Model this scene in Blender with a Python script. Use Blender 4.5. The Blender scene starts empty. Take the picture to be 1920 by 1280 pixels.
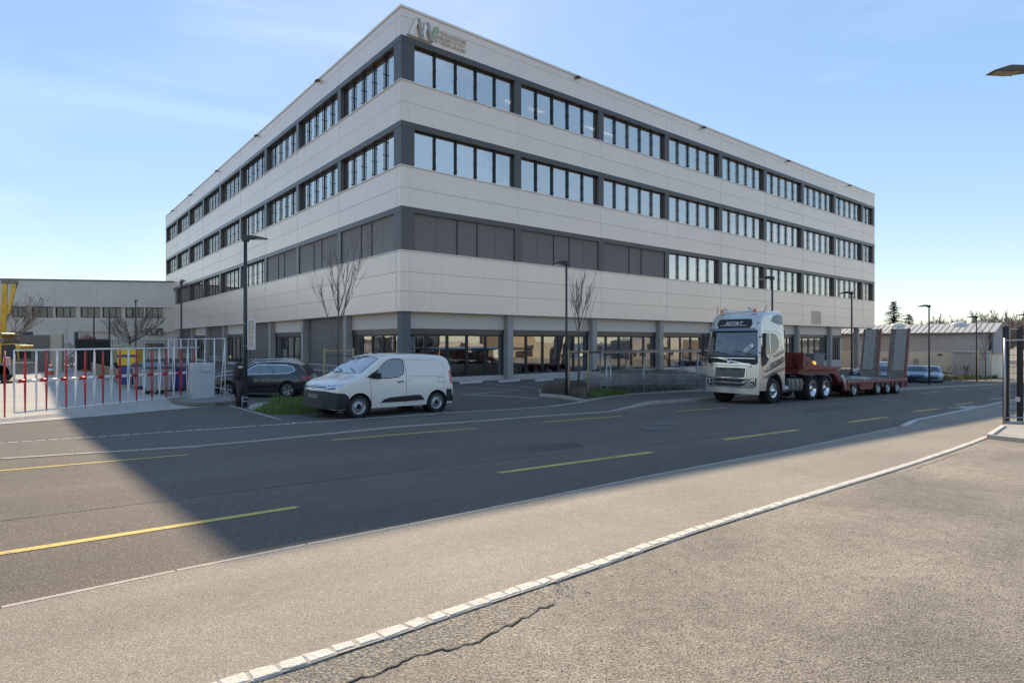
import bpy, bmesh, math, random
from mathutils import Vector, Matrix
random.seed(7)
sc = bpy.context.scene
COL = sc.collection
rad = math.radians
# ------------------------------------------------------------------ camera, world, sun
CZ = 1.52
F = 1116.8
cd = bpy.data.cameras.new('camera'); cam = bpy.data.objects.new('camera', cd); COL.objects.link(cam)
cam.location = (0, 0, CZ); cam.rotation_euler = (rad(90), 0, 0)
cd.sensor_width = 36; cd.lens = 36 * F / 1920; cd.clip_end = 6000; cd.clip_start = 0.05
sc.camera = cam
SUN_EL, SUN_AZ = 36.3, -7.6          # azimuth clockwise from +Y
w = bpy.data.worlds.new('World'); sc.world = w; w.use_nodes = True
nt = w.node_tree; bg = nt.nodes['Background']
sky = nt.nodes.new('ShaderNodeTexSky'); sky.sky_type = 'NISHITA'; sky.sun_disc = False
sky.sun_elevation = rad(SUN_EL); sky.sun_rotation = rad(SUN_AZ)
sky.air_density = 1.0; sky.dust_density = 0.1; sky.ozone_density = 2.0; sky.altitude = 400
tc = nt.nodes.new('ShaderNodeTexCoord')
mp = nt.nodes.new('ShaderNodeMapping'); mp.inputs['Scale'].default_value = (1.2, 1.2, 5.5); mp.inputs['Rotation'].default_value = (0, rad(18), 0)
nz = nt.nodes.new('ShaderNodeTexNoise'); nz.inputs['Scale'].default_value = 1.6; nz.inputs['Detail'].default_value = 7; nz.inputs['Distortion'].default_value = .7
rp = nt.nodes.new('ShaderNodeValToRGB'); rp.color_ramp.elements[0].position = .5; rp.color_ramp.elements[1].position = .85
rp.color_ramp.elements[1].color = (.15, .15, .15, 1)
mx = nt.nodes.new('ShaderNodeMix'); mx.data_type = 'RGBA'; mx.inputs['B'].default_value = (4.2, 4.3, 4.5, 1)
SKYGAM = nt.nodes.new('ShaderNodeGamma'); SKYGAM.inputs['Gamma'].default_value = 0.36
nt.links.new(tc.outputs['Generated'], mp.inputs['Vector']); nt.links.new(mp.outputs['Vector'], nz.inputs['Vector'])
nt.links.new(nz.outputs['Fac'], rp.inputs['Fac']); nt.links.new(rp.outputs['Color'], mx.inputs['Factor'])
HS = nt.nodes.new('ShaderNodeHueSaturation'); HS.inputs['Saturation'].default_value = 1.95; HS.inputs['Value'].default_value = 1.27; HS.inputs['Hue'].default_value = 0.507
nt.links.new(sky.outputs['Color'], SKYGAM.inputs['Color']); nt.links.new(SKYGAM.outputs['Color'], HS.inputs['Color']); nt.links.new(HS.outputs['Color'], mx.inputs['A']); nt.links.new(mx.outputs['Result'], bg.inputs['Color'])
bg.inputs['Strength'].default_value = 0.15
sl = bpy.data.lights.new('sun', 'SUN'); sl.energy = 2.4; sl.angle = rad(.55); sl.color = (1, .85, .63)
so = bpy.data.objects.new('sun', sl); COL.objects.link(so)
az = rad(SUN_AZ); el = rad(SUN_EL)
sd = Vector((math.sin(az) * math.cos(el), math.cos(az) * math.cos(el), math.sin(el)))
so.rotation_euler = sd.to_track_quat('Z', 'Y').to_euler(); so.location = (0, 60, 60)
sc.render.engine = 'CYCLES'
sc.view_settings.view_transform = 'Standard'; sc.view_settings.look = 'None'
sc.view_settings.exposure = 1.45; sc.view_settings.gamma = 1; sc.view_settings.use_curve_mapping = False

Rx, Ry = .7751, .6318
# ------------------------------------------------------------------ terrain
# Rx, Ry: along the right facade and the road; (-Ry, Rx) is along the left facade
def rl(x, y): return (Rx * x + Ry * y, -Ry * x + Rx * y)
def xy(r, l): return (Rx * r - Ry * l, Ry * r + Rx * l)
TK = [(-400, 2.3), (4, 2.35), (9, 2.48), (14, 2.2), (18, 2.2), (75, 3.2), (110, 3.9), (900, 3.9)]
def interp(K, v):
    if v <= K[0][0]: return K[0][1]
    for (a, b), (c, d) in zip(K, K[1:]):
        if v <= c: return b + (d - b) * (v - a) / (c - a)
    return K[-1][1]
def hh(r, l):
    rc = max(-80, min(110, r))
    p = 1.52 + .0255 * rc + .036 * max(-15, min(l, 17))
    if l > 17:
        k = min(1, (l - 17) / 8); p = p * (1 - k) + interp(TK, r) * k
    return p
def gz(x, y):
    return CZ - hh(*rl(x, y))
def gp(px, py, dz=0):
    """point of the ground seen at photograph pixel px, py (used only to measure positions)"""
    k = (px - 960) / F; v = (py - 640) / F
    f = lambda Y: v * Y - (hh(*rl(k * Y, Y)) - dz)
    Y0 = .5
    while Y0 < 600 and f(Y0) < 0: Y0 *= 1.03
    a, b = Y0 / 1.03, Y0
    for _ in range(30):
        m = (a + b) / 2
        if f(m) < 0: a = m
        else: b = m
    return Vector((k * b, b, CZ - v * b))
def at(px, py, Y): return Vector(((px - 960) / F * Y, Y, CZ - (py - 640) / F * Y))
def atx(px, Y):
    x = (px - 960) / F * Y; return Vector((x, Y, gz(x, Y)))

# ------------------------------------------------------------------ materials
MATS = {}
def mat(name, col, rough=.6, metal=0, var=0.0, vs=3.0, bump=0, bs=40, spec=.5, coat=0, emit=None, trans=0, grime=0):
    if name in MATS: return MATS[name]
    m = bpy.data.materials.new(name); m.use_nodes = True; MATS[name] = m
    t = m.node_tree; b = t.nodes['Principled BSDF']
    b.inputs['Base Color'].default_value = (*col, 1); b.inputs['Roughness'].default_value = rough
    b.inputs['Metallic'].default_value = metal; b.inputs['Specular IOR Level'].default_value = spec
    b.inputs['Coat Weight'].default_value = coat; b.inputs['Coat Roughness'].default_value = .06
    b.inputs['Transmission Weight'].default_value = trans
    if emit: b.inputs['Emission Color'].default_value = (*emit[:3], 1); b.inputs['Emission Strength'].default_value = emit[3]
    c = t.nodes.new('ShaderNodeTexCoord')
    if var:
        n = t.nodes.new('ShaderNodeTexNoise'); n.inputs['Scale'].default_value = vs; n.inputs['Detail'].default_value = 6; n.inputs['Roughness'].default_value = .65
        r = t.nodes.new('ShaderNodeMapRange'); r.inputs['From Min'].default_value = .3; r.inputs['From Max'].default_value = .7
        r.inputs['To Min'].default_value = 1 - var; r.inputs['To Max'].default_value = 1 + var
        x = t.nodes.new('ShaderNodeVectorMath'); x.operation = 'SCALE'; x.inputs[0].default_value = col
        t.links.new(c.outputs['Object'], n.inputs['Vector']); t.links.new(n.outputs['Fac'], r.inputs['Value'])
        t.links.new(r.outputs['Result'], x.inputs['Scale']); t.links.new(x.outputs['Vector'], b.inputs['Base Color'])
        r2 = t.nodes.new('ShaderNodeMapRange'); r2.inputs['To Min'].default_value = max(.02, rough - .12); r2.inputs['To Max'].default_value = min(1, rough + .12)
        t.links.new(n.outputs['Fac'], r2.inputs['Value']); t.links.new(r2.outputs['Result'], b.inputs['Roughness'])
    if bump:
        n2 = t.nodes.new('ShaderNodeTexNoise'); n2.inputs['Scale'].default_value = bs; n2.inputs['Detail'].default_value = 4
        bp = t.nodes.new('ShaderNodeBump'); bp.inputs['Strength'].default_value = bump; bp.inputs['Distance'].default_value = .02
        t.links.new(c.outputs['Object'], n2.inputs['Vector']); t.links.new(n2.outputs['Fac'], bp.inputs['Height']); t.links.new(bp.outputs['Normal'], b.inputs['Normal'])
    return m
def asphalt(name, dark, light, stone=(.45, .42, .38), sc1=130, sc2=.35, spread=.35, bump=.35, patch=.18, tracks=.09, spots=.10):
    m = bpy.data.materials.new(name); m.use_nodes = True; MATS[name] = m
    t = m.node_tree; b = t.nodes['Principled BSDF']; N = t.nodes.new; Lk = t.links.new
    b.inputs['Roughness'].default_value = .82; b.inputs['Specular IOR Level'].default_value = .35
    c = N('ShaderNodeTexCoord')
    n1 = N('ShaderNodeTexNoise'); n1.inputs['Scale'].default_value = sc1; n1.inputs['Detail'].default_value = 3; n1.inputs['Roughness'].default_value = .8
    v = N('ShaderNodeTexVoronoi'); v.inputs['Scale'].default_value = sc1 * .8; v.inputs['Randomness'].default_value = 1
    n2 = N('ShaderNodeTexNoise'); n2.inputs['Scale'].default_value = sc2; n2.inputs['Detail'].default_value = 8; n2.inputs['Roughness'].default_value = .62
    n3 = N('ShaderNodeTexNoise'); n3.inputs['Scale'].default_value = 9; n3.inputs['Detail'].default_value = 6
    for q in (n1, v, n2, n3): Lk(c.outputs['Object'], q.inputs['Vector'])
    r1 = N('ShaderNodeValToRGB'); e = r1.color_ramp.elements
    e[0].position = .5 - spread * .30; e[0].color = (*dark, 1); e[1].position = .5 + spread * .30; e[1].color = (*light, 1)
    Lk(n1.outputs['Fac'], r1.inputs['Fac'])
    # individual pale stones
    sep = N('ShaderNodeSeparateColor'); Lk(v.outputs['Color'], sep.inputs['Color'])
    g = N('ShaderNodeMath'); g.operation = 'GREATER_THAN'; g.inputs[1].default_value = .86; Lk(sep.outputs['Red'], g.inputs[0])
    g2 = N('ShaderNodeMath'); g2.operation = 'MULTIPLY'; g2.inputs[1].default_value = .3; Lk(g.outputs[0], g2.inputs[0])
    m1 = N('ShaderNodeMix'); m1.data_type = 'RGBA'; m1.inputs['B'].default_value = (*stone, 1)
    Lk(g2.outputs[0], m1.inputs['Factor']); Lk(r1.outputs['Color'], m1.inputs['A'])
    mr = N('ShaderNodeMapRange'); mr.inputs['From Min'].default_value = .35; mr.inputs['From Max'].default_value = .65
    mr.inputs['To Min'].default_value = 1 - patch; mr.inputs['To Max'].default_value = 1 + patch; Lk(n2.outputs['Fac'], mr.inputs['Value'])
    mr3 = N('ShaderNodeMapRange'); mr3.inputs['From Min'].default_value = .3; mr3.inputs['From Max'].default_value = .7
    mr3.inputs['To Min'].default_value = 1 - patch * .5; mr3.inputs['To Max'].default_value = 1 + patch * .5; Lk(n3.outputs['Fac'], mr3.inputs['Value'])
    mm0 = N('ShaderNodeMath'); mm0.operation = 'MULTIPLY'; Lk(mr.outputs[0], mm0.inputs[0]); Lk(mr3.outputs[0], mm0.inputs[1])
    mpt = N('ShaderNodeMapping'); mpt.vector_type = 'POINT'; mpt.inputs['Rotation'].default_value = (0, 0, -math.atan2(Ry, Rx)); mpt2 = N('ShaderNodeMapping'); mpt2.inputs['Scale'].default_value = (.035, 1.1, 1)
    Lk(c.outputs['Object'], mpt.inputs['Vector']); Lk(mpt.outputs['Vector'], mpt2.inputs['Vector'])
    n4 = N('ShaderNodeTexNoise'); n4.inputs['Scale'].default_value = .9; n4.inputs['Detail'].default_value = 4; Lk(mpt2.outputs['Vector'], n4.inputs['Vector'])
    mr4 = N('ShaderNodeMapRange'); mr4.inputs['From Min'].default_value = .35; mr4.inputs['From Max'].default_value = .65; mr4.inputs['To Min'].default_value = 1 - tracks; mr4.inputs['To Max'].default_value = 1 + tracks; Lk(n4.outputs['Fac'], mr4.inputs['Value'])
    v5 = N('ShaderNodeTexVoronoi'); v5.inputs['Scale'].default_value = .9; n5 = N('ShaderNodeTexNoise'); n5.inputs['Scale'].default_value = 5
    ds = N('ShaderNodeVectorMath'); ds.operation = 'ADD'; sc5 = N('ShaderNodeVectorMath'); sc5.operation = 'SCALE'; sc5.inputs['Scale'].default_value = .35
    Lk(c.outputs['Object'], n5.inputs['Vector']); Lk(n5.outputs['Color'], sc5.inputs[0]); Lk(c.outputs['Object'], ds.inputs[0]); Lk(sc5.outputs['Vector'], ds.inputs[1]); Lk(ds.outputs['Vector'], v5.inputs['Vector'])
    mr5 = N('ShaderNodeMapRange'); mr5.inputs['From Min'].default_value = .04; mr5.inputs['From Max'].default_value = .16; mr5.inputs['To Min'].default_value = 1 - spots; mr5.inputs['To Max'].default_value = 1.0; Lk(v5.outputs['Distance'], mr5.inputs['Value'])
    mm1 = N('ShaderNodeMath'); mm1.operation = 'MULTIPLY'; Lk(mm0.outputs[0], mm1.inputs[0]); Lk(mr4.outputs[0], mm1.inputs[1])
    mm = N('ShaderNodeMath'); mm.operation = 'MULTIPLY'; Lk(mm1.outputs[0], mm.inputs[0]); Lk(mr5.outputs[0], mm.inputs[1])
    s = N('ShaderNodeVectorMath'); s.operation = 'SCALE'; Lk(m1.outputs['Result'], s.inputs[0]); Lk(mm.outputs[0], s.inputs['Scale'])
    Lk(s.outputs['Vector'], b.inputs['Base Color'])
    bp = N('ShaderNodeBump'); bp.inputs['Strength'].default_value = bump; bp.inputs['Distance'].default_value = .012
    ad = N('ShaderNodeMath'); ad.operation = 'ADD'; Lk(n1.outputs['Fac'], ad.inputs[0]); Lk(v.outputs['Distance'], ad.inputs[1])
    Lk(ad.outputs[0], bp.inputs['Height']); Lk(bp.outputs['Normal'], b.inputs['Normal'])
    return m
def glassmat(name, tint, refl, gtint=(.9, .93, .95), rough=.015, rise_=.5):
    m = bpy.data.materials.new(name); m.use_nodes = True; MATS[name] = m
    t = m.node_tree; N = t.nodes.new; Lk = t.links.new; t.nodes.remove(t.nodes['Principled BSDF']); o = t.nodes['Material Output']
    gl = N('ShaderNodeBsdfGlossy'); gl.inputs['Color'].default_value = (*gtint, 1); gl.inputs['Roughness'].default_value = rough
    tr = N('ShaderNodeBsdfTransparent'); tr.inputs['Color'].default_value = (*tint, 1)
    lw = N('ShaderNodeLayerWeight'); lw.inputs['Blend'].default_value = .35
    mr = N('ShaderNodeMapRange'); mr.inputs['To Min'].default_value = refl; mr.inputs['To Max'].default_value = min(1, refl + rise_)
    Lk(lw.outputs['Fresnel'], mr.inputs['Value'])
    # the slightest waviness of float glass
    c = N('ShaderNodeTexCoord'); nn = N('ShaderNodeTexNoise'); nn.inputs['Scale'].default_value = .9; bp = N('ShaderNodeBump'); bp.inputs['Strength'].default_value = .12; bp.inputs['Distance'].default_value = .03
    Lk(c.outputs['Object'], nn.inputs['Vector']); Lk(nn.outputs['Fac'], bp.inputs['Height']); Lk(bp.outputs['Normal'], gl.inputs['Normal'])
    mi = N('ShaderNodeMixShader'); Lk(mr.outputs[0], mi.inputs[0]); Lk(tr.outputs[0], mi.inputs[1]); Lk(gl.outputs[0], mi.inputs[2]); Lk(mi.outputs[0], o.inputs['Surface'])
    return m

A_ROAD = asphalt('road_asphalt', (.052, .040, .031), (.215, .168, .13), sc1=130, patch=.10, sc2=.25)
A_LOT = asphalt('lot_asphalt', (.06, .05, .041), (.165, .137, .112), sc1=130, patch=.10, sc2=.25)
A_PAVE = asphalt('footway_asphalt', (.14, .118, .093), (.40, .34, .272), stone=(.58, .51, .42), sc1=130, patch=.10, sc2=.4)
A_PAVE2 = asphalt('far_footway_asphalt', (.07, .058, .047), (.19, .157, .128), sc1=130, patch=.10)
A_OLD = asphalt('old_asphalt', (.11, .092, .071), (.395, .335, .265), stone=(.55, .48, .39), sc1=95, patch=.24, bump=.6, sc2=.5, tracks=.06, spots=.22)
A_BROKEN = asphalt('broken_asphalt', (.11, .09, .068), (.46, .39, .30), stone=(.4, .37, .33), sc1=60, patch=.25, bump=1.0)
CONC = mat('yard_concrete', (.42, .385, .33), .85, var=.12, vs=.8, bump=.3, bs=60)
KERB = mat('kerb_granite', (.44, .38, .31), .8, var=.2, vs=9, bump=.4, bs=50)
SETT = mat('white_granite', (.66, .59, .50), .85, var=.28, vs=30, bump=.7, bs=60)
MORTAR = mat('mortar', (.40, .34, .27), .95, var=.2, vs=20)
YEL = mat('yellow_paint', (.62, .43, .09), .75, var=.16, vs=14, bump=.25, bs=120)
WHT = mat('white_paint', (.60, .60, .58), .75, var=.2, vs=10, bump=.25, bs=120)
DARKLINE = mat('crack', (.075, .062, .05), 1)
def worn(m, col, under, amt):
    t = m.node_tree; N = t.nodes.new; Lk = t.links.new; b = t.nodes['Principled BSDF']; c = N('ShaderNodeTexCoord')
    n = N('ShaderNodeTexNoise'); n.inputs['Scale'].default_value = 34; n.inputs['Detail'].default_value = 8; n.inputs['Roughness'].default_value = .75
    n2 = N('ShaderNodeTexNoise'); n2.inputs['Scale'].default_value = 1.6; a = N('ShaderNodeMath'); a.operation = 'MULTIPLY_ADD'; a.inputs[1].default_value = .45
    Lk(c.outputs['Object'], n.inputs['Vector']); Lk(c.outputs['Object'], n2.inputs['Vector']); Lk(n2.outputs['Fac'], a.inputs[0]); Lk(n.outputs['Fac'], a.inputs[2])
    r = N('ShaderNodeMapRange'); r.inputs['From Min'].default_value = .80 - amt; r.inputs['From Max'].default_value = .92 - amt; Lk(a.outputs[0], r.inputs['Value'])
    x = N('ShaderNodeMix'); x.data_type = 'RGBA'; x.inputs['A'].default_value = (*col, 1); x.inputs['B'].default_value = (*under, 1); Lk(r.outputs[0], x.inputs['Factor']); Lk(x.outputs['Result'], b.inputs['Base Color'])
worn(YEL, (.66, .46, .11), (.12, .10, .08), .03); worn(WHT, (.60, .57, .52), (.13, .11, .09), .06)
PANEL = mat('panel_metal', (.86, .71, .595), .34, metal=.35)
def panel_tone(m, col, tone=.035, streak=.05):
    t = m.node_tree; N = t.nodes.new; Lk = t.links.new; b = t.nodes['Principled BSDF']
    oi = N('ShaderNodeObjectInfo'); c = N('ShaderNodeTexCoord'); mp_ = N('ShaderNodeMapping'); mp_.inputs['Scale'].default_value = (2.2, 2.2, .16)
    n = N('ShaderNodeTexNoise'); n.inputs['Scale'].default_value = 1.6; n.inputs['Detail'].default_value = 5
    n2 = N('ShaderNodeTexNoise'); n2.inputs['Scale'].default_value = .22; n2.inputs['Detail'].default_value = 3
    Lk(c.outputs['Object'], mp_.inputs['Vector']); Lk(mp_.outputs['Vector'], n.inputs['Vector']); Lk(c.outputs['Object'], n2.inputs['Vector'])
    a = N('ShaderNodeMapRange'); a.inputs['To Min'].default_value = 1 - tone; a.inputs['To Max'].default_value = 1.0; Lk(oi.outputs['Random'], a.inputs['Value'])
    d = N('ShaderNodeMapRange'); d.inputs['From Min'].default_value = .35; d.inputs['From Max'].default_value = .7; d.inputs['To Min'].default_value = 1.0; d.inputs['To Max'].default_value = 1 - streak; Lk(n.outputs['Fac'], d.inputs['Value'])
    f = N('ShaderNodeMapRange'); f.inputs['From Min'].default_value = .3; f.inputs['From Max'].default_value = .7; f.inputs['To Min'].default_value = .96; f.inputs['To Max'].default_value = 1.02; Lk(n2.outputs['Fac'], f.inputs['Value'])
    m1 = N('ShaderNodeMath'); m1.operation = 'MULTIPLY'; Lk(a.outputs[0], m1.inputs[0]); Lk(d.outputs[0], m1.inputs[1])
    m2 = N('ShaderNodeMath'); m2.operation = 'MULTIPLY'; Lk(m1.outputs[0], m2.inputs[0]); Lk(f.outputs[0], m2.inputs[1])
    s_ = N('ShaderNodeVectorMath'); s_.operation = 'SCALE'; s_.inputs[0].default_value = col; Lk(m2.outputs[0], s_.inputs['Scale']); Lk(s_.outputs['Vector'], b.inputs['Base Color'])
panel_tone(PANEL, (.86, .71, .595))
TRIM = mat('light_trim', (.80, .74, .66), .4, metal=.2)
DARK = mat('anthracite_metal', (.10, .088, .082), .32, metal=.4)
FRAME = mat('window_frame_dark', (.028, .029, .033), .45, metal=.2)
JOINT = mat('joint_dark', (.16, .155, .15), .8)
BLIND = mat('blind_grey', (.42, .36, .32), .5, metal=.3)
BLINDL = mat('blind_grey_lit', (.60, .54, .49), .45, metal=.4)  # same blinds on the left facade, reflected light put into a paler colour
PIER = mat('pier_concrete', (.38, .35, .32), .75, var=.08, vs=2)
CLAD = mat('dark_cladding', (.16, .145, .135), .5, metal=.3, var=.05)
PLINTH = mat('plinth_concrete', (.52, .46, .41), .8, var=.12, vs=1.5)
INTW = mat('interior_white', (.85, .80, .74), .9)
INTF = mat('interior_floor', (.25, .25, .25), .9)
LIT = mat('ceiling_lamp_glow', (1, 1, 1), .5, emit=(1, .93, .8, 3.0))
GLASS = glassmat('office_glass', (.93, .93, .92), .62, gtint=(1.0, .93, .85), rise_=.35)
GLASSG = glassmat('shop_glass', (.6, .6, .6), .36, gtint=(.85, .86, .85))
CARGLASS = glassmat('car_glass', (.30, .33, .34), .22)
GALV = mat('galvanised_steel', (.42, .43, .44), .42, metal=.7, var=.1, vs=8)
LAMPM = mat('lamp_post_grey', (.055, .058, .062), .5, metal=.3, var=.1)
BLACK = mat('black_plastic', (.022, .022, .024), .55, var=.15, vs=8)
RUBBER = mat('tyre_rubber', (.028, .027, .026), .88, var=.25, vs=14, bump=.3, bs=60)
CHROME = mat('chrome', (.75, .75, .76), .12, metal=1)
STEELW = mat('wheel_silver', (.42, .42, .42), .35, metal=.7, var=.15, vs=12)
VANW = mat('van_white', (.84, .765, .69), .25, coat=.8)
SILVER = mat('truck_silver', (.64, .60, .545), .25, metal=.6, coat=.8)
NAVY = mat('suv_navy', (.018, .02, .028), .22, metal=.3, coat=1)
REDP = mat('trailer_red', (.22, .04, .032), .5, var=.25, vs=5, bump=.15, bs=25)
REDB = mat('barrier_red', (.50, .02, .025), .4, var=.06)
WHITEB = mat('barrier_white', (.78, .78, .76), .4, var=.05)
LGREY = mat('cabinet_grey', (.50, .50, .49), .5, var=.05)
WOOD = mat('stake_wood', (.42, .30, .17), .8, var=.2, vs=12, bump=.3)
BARK = mat('bark', (.13, .105, .085), .9, var=.3, vs=20, bump=.5)
BARKP = mat('twig_bark', (.17, .135, .11), .9, var=.3, vs=6)
REDL = mat('tail_lamp_red', (.45, .015, .015), .2, coat=1)
ORANGE = mat('orange_lens', (.75, .22, .03), .25, coat=1)
HEADL = mat('headlamp_glass', (.55, .58, .62), .08, metal=.7, coat=1)
YELM = mat('machine_yellow', (.62, .36, .03), .45, var=.2, vs=4)
RUST = mat('scrap_metal', (.20, .17, .14), .8, var=.5, vs=9, bump=.6)
DECKW = mat('deck_planks', (.27, .255, .235), .85, var=.25, vs=6, bump=.4)
GREYG = mat('ramp_grating', (.58, .55, .50), .65, metal=.3, var=.3, vs=9)
RAMPD = mat('ramp_rust', (.22, .175, .14), .8, var=.4, vs=5, bump=.4)
BEIGEW = mat('beige_render', (.62, .54, .44), .9, var=.07, vs=.6, bump=.15)
UPGREY = mat('rough_metal_sheet', (.62, .56, .50), .7, var=.10, vs=.35, metal=.1)
BLUEF = mat('blue_frame', (.05, .09, .18), .5)
GRASS = mat('grass_blade', (.14, .20, .045), .75, var=.35, vs=3)
LAV = mat('lavender_twig', (.20, .165, .125), .9, var=.35, vs=5)
NEEDLE = mat('needle_green', (.035, .05, .03), .85, var=.3, vs=1)
SOIL = mat('soil', (.10, .085, .06), .95, var=.3, vs=5, bump=.6)
MESHD = mat('gate_black', (.018, .018, .02), .5, metal=.3)

# ------------------------------------------------------------------ mesh helpers
class MB:
    def __init__(s): s.v = []; s.f = []; s.m = []; s.mats = []; s.cur = 0; s.sm = []; s.smooth = False
    def use(s, m):
        if m not in s.mats: s.mats.append(m)
        s.cur = s.mats.index(m); return s
    def add(s, vs, fs):
        o = len(s.v); s.v += [tuple(p) for p in vs]
        for f in fs: s.f.append(tuple(o + i for i in f)); s.m.append(s.cur); s.sm.append(s.smooth)
        return s
    def box(s, x0, x1, y0, y1, z0, z1):
        v = [(x, y, z) for z in (z0, z1) for y in (y0, y1) for x in (x0, x1)]
        return s.add(v, [(0, 2, 3, 1), (4, 5, 7, 6), (0, 1, 5, 4), (2, 6, 7, 3), (0, 4, 6, 2), (1, 3, 7, 5)])
    def obox(s, c, ax, ay, az):
        c, ax, ay, az = map(Vector, (c, ax, ay, az))
        v = [c + ax * i + ay * j + az * k for k in (-.5, .5) for j in (-.5, .5) for i in (-.5, .5)]
        return s.add(v, [(0, 2, 3, 1), (4, 5, 7, 6), (0, 1, 5, 4), (2, 6, 7, 3), (0, 4, 6, 2), (1, 3, 7, 5)])
    def beam(s, a, b, wd, ht, up=(0, 0, 1)):
        a, b = Vector(a), Vector(b); d = b - a; L = d.length
        if L < 1e-6: return s
        d /= L; u = Vector(up)
        if abs(d.dot(u)) > .98: u = Vector((1, 0, 0))
        sd_ = d.cross(u).normalized(); u = sd_.cross(d)
        return s.obox((a + b) / 2, d * L, sd_ * wd, u * ht)
    def tube(s, pts, rs, n=8, cap=True):
        pts = [Vector(p) for p in pts]
        if not hasattr(rs, '__len__'): rs = [rs] * len(pts)
        vs = []; fs = []; prev = None
        for i, p in enumerate(pts):
            d = (pts[min(i + 1, len(pts) - 1)] - pts[max(i - 1, 0)]).normalized()
            u = prev if prev else (Vector((0, 0, 1)) if abs(d.z) < .9 else Vector((1, 0, 0)))
            a = d.cross(u)
            if a.length < 1e-5: a = d.cross(Vector((.3, .8, .1)))
            a.normalize(); b = a.cross(d).normalized(); prev = b
            for k in range(n):
                t = 2 * math.pi * k / n; vs.append(p + (a * math.cos(t) + b * math.sin(t)) * rs[i])
        for i in range(len(pts) - 1):
            for k in range(n):
                fs.append((i * n + k, i * n + (k + 1) % n, (i + 1) * n + (k + 1) % n, (i + 1) * n + k))
        if cap: fs += [tuple(range(n)), tuple(range((len(pts) - 1) * n, len(pts) * n))[::-1]]
        o = s.smooth; s.smooth = n > 5; s.add(vs, fs); s.smooth = o; return s
    def lathe(s, prof, axis='y', c=(0, 0, 0), n=28):
        """prof: (radius, offset along axis)"""
        vs = []
        for (r_, a_) in prof:
            for k in range(n):
                t = 2 * math.pi * k / n; p, q = r_ * math.cos(t), r_ * math.sin(t)
                if axis == 'y': vs.append((c[0] + p, c[1] + a_, c[2] + q))
                elif axis == 'z': vs.append((c[0] + p, c[1] + q, c[2] + a_))
                else: vs.append((c[0] + a_, c[1] + p, c[2] + q))
        fs = [(i * n + k, i * n + (k + 1) % n, (i + 1) * n + (k + 1) % n, (i + 1) * n + k) for i in range(len(prof) - 1) for k in range(n)]
        o = s.smooth; s.smooth = True; s.add(vs, fs); s.smooth = o; return s
    def prism(s, poly, a0, a1, axis='y'):
        n = len(poly)
        def q(p, a): return (p[0], a, p[1]) if axis == 'y' else ((p[0], p[1], a) if axis == 'z' else (a, p[0], p[1]))
        vs = [q(p, a0) for p in poly] + [q(p, a1) for p in poly]
        return s.add(vs, [tuple(range(n)), tuple(range(n, 2 * n))[::-1]] + [(i, (i + 1) % n, n + (i + 1) % n, n + i) for i in range(n)])
    def build(s, name, mt=None, parent=None, bevel=0, fixn=True):
        me = bpy.data.meshes.new(name); me.from_pydata(s.v, [], s.f)
        if not s.mats: s.mats = [mt]
        for m_ in s.mats: me.materials.append(m_ if m_ else mt)
        me.polygons.foreach_set('material_index', s.m); me.polygons.foreach_set('use_smooth', s.sm)
        if fixn:
            bm = bmesh.new(); bm.from_mesh(me); bmesh.ops.recalc_face_normals(bm, faces=bm.faces)
            if bevel: bmesh.ops.bevel(bm, geom=list(bm.edges), offset=bevel, segments=1, affect='EDGES', clamp_overlap=True)
            bm.to_mesh(me); bm.free()
        me.update(); return link(name, me, parent)
def link(name, me, parent=None):
    o = bpy.data.objects.new(name, me); COL.objects.link(o)
    if parent: o.parent = parent
    return o
def tag(o, label=None, cat=None, group=None, kind=None):
    if label: o['label'] = label
    if cat: o['category'] = cat
    if group: o['group'] = group
    if kind: o['kind'] = kind
    return o
def empty(name, loc=(0, 0, 0), rz=0, label=None, cat=None, group=None, kind=None):
    o = bpy.data.objects.new(name, None); COL.objects.link(o); o.location = loc; o.rotation_euler = (0, 0, rz); o.empty_display_size = .3
    return tag(o, label, cat, group, kind)
KIDS = {}
def copy_tree(o, parent=None):
    c = o.copy(); COL.objects.link(c); c.parent = parent
    for ch in [q for q in bpy.data.objects if q.parent == o]: copy_tree(ch, c)
    return c
def copy_thing(o, label, loc=None, rz=None):
    c = copy_tree(o); c['label'] = label
    if loc is not None: c.location = loc
    if rz is not None: c.rotation_euler.z = rz
    return c
def patch(poly, fn, step=.12, thick=0.0, axis2=None):
    """tessellate a 2D polygon, map each point by fn(a, b, off); returns (verts, faces)"""
    bm = bmesh.new(); bm.faces.new([bm.verts.new((p[0], p[1], 0)) for p in poly])
    for ax in (0, 1):
        lo = min(p[ax] for p in poly); hi = max(p[ax] for p in poly); n = int((hi - lo) / step)
        for i in range(1, n + 1):
            co = [0, 0, 0]; no = [0, 0, 0]; co[ax] = lo + (hi - lo) * i / (n + 1); no[ax] = 1
            bmesh.ops.bisect_plane(bm, geom=bm.verts[:] + bm.edges[:] + bm.faces[:], plane_co=co, plane_no=no)
    bmesh.ops.triangulate(bm, faces=bm.faces[:])
    bm.verts.index_update()
    V = [(v.co.x, v.co.y) for v in bm.verts]; Fs = [tuple(v.index for v in f.verts) for f in bm.faces]
    bd = [(e.verts[0].index, e.verts[1].index) for e in bm.edges if e.is_boundary]; bm.free()
    top = [fn(a, b, 0) for a, b in V]
    if thick:
        n = len(V); top += [fn(a, b, -thick) for a, b in V]
        Fs = Fs + [(i, j, n + j, n + i) for i, j in bd]
    return top, Fs
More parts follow.
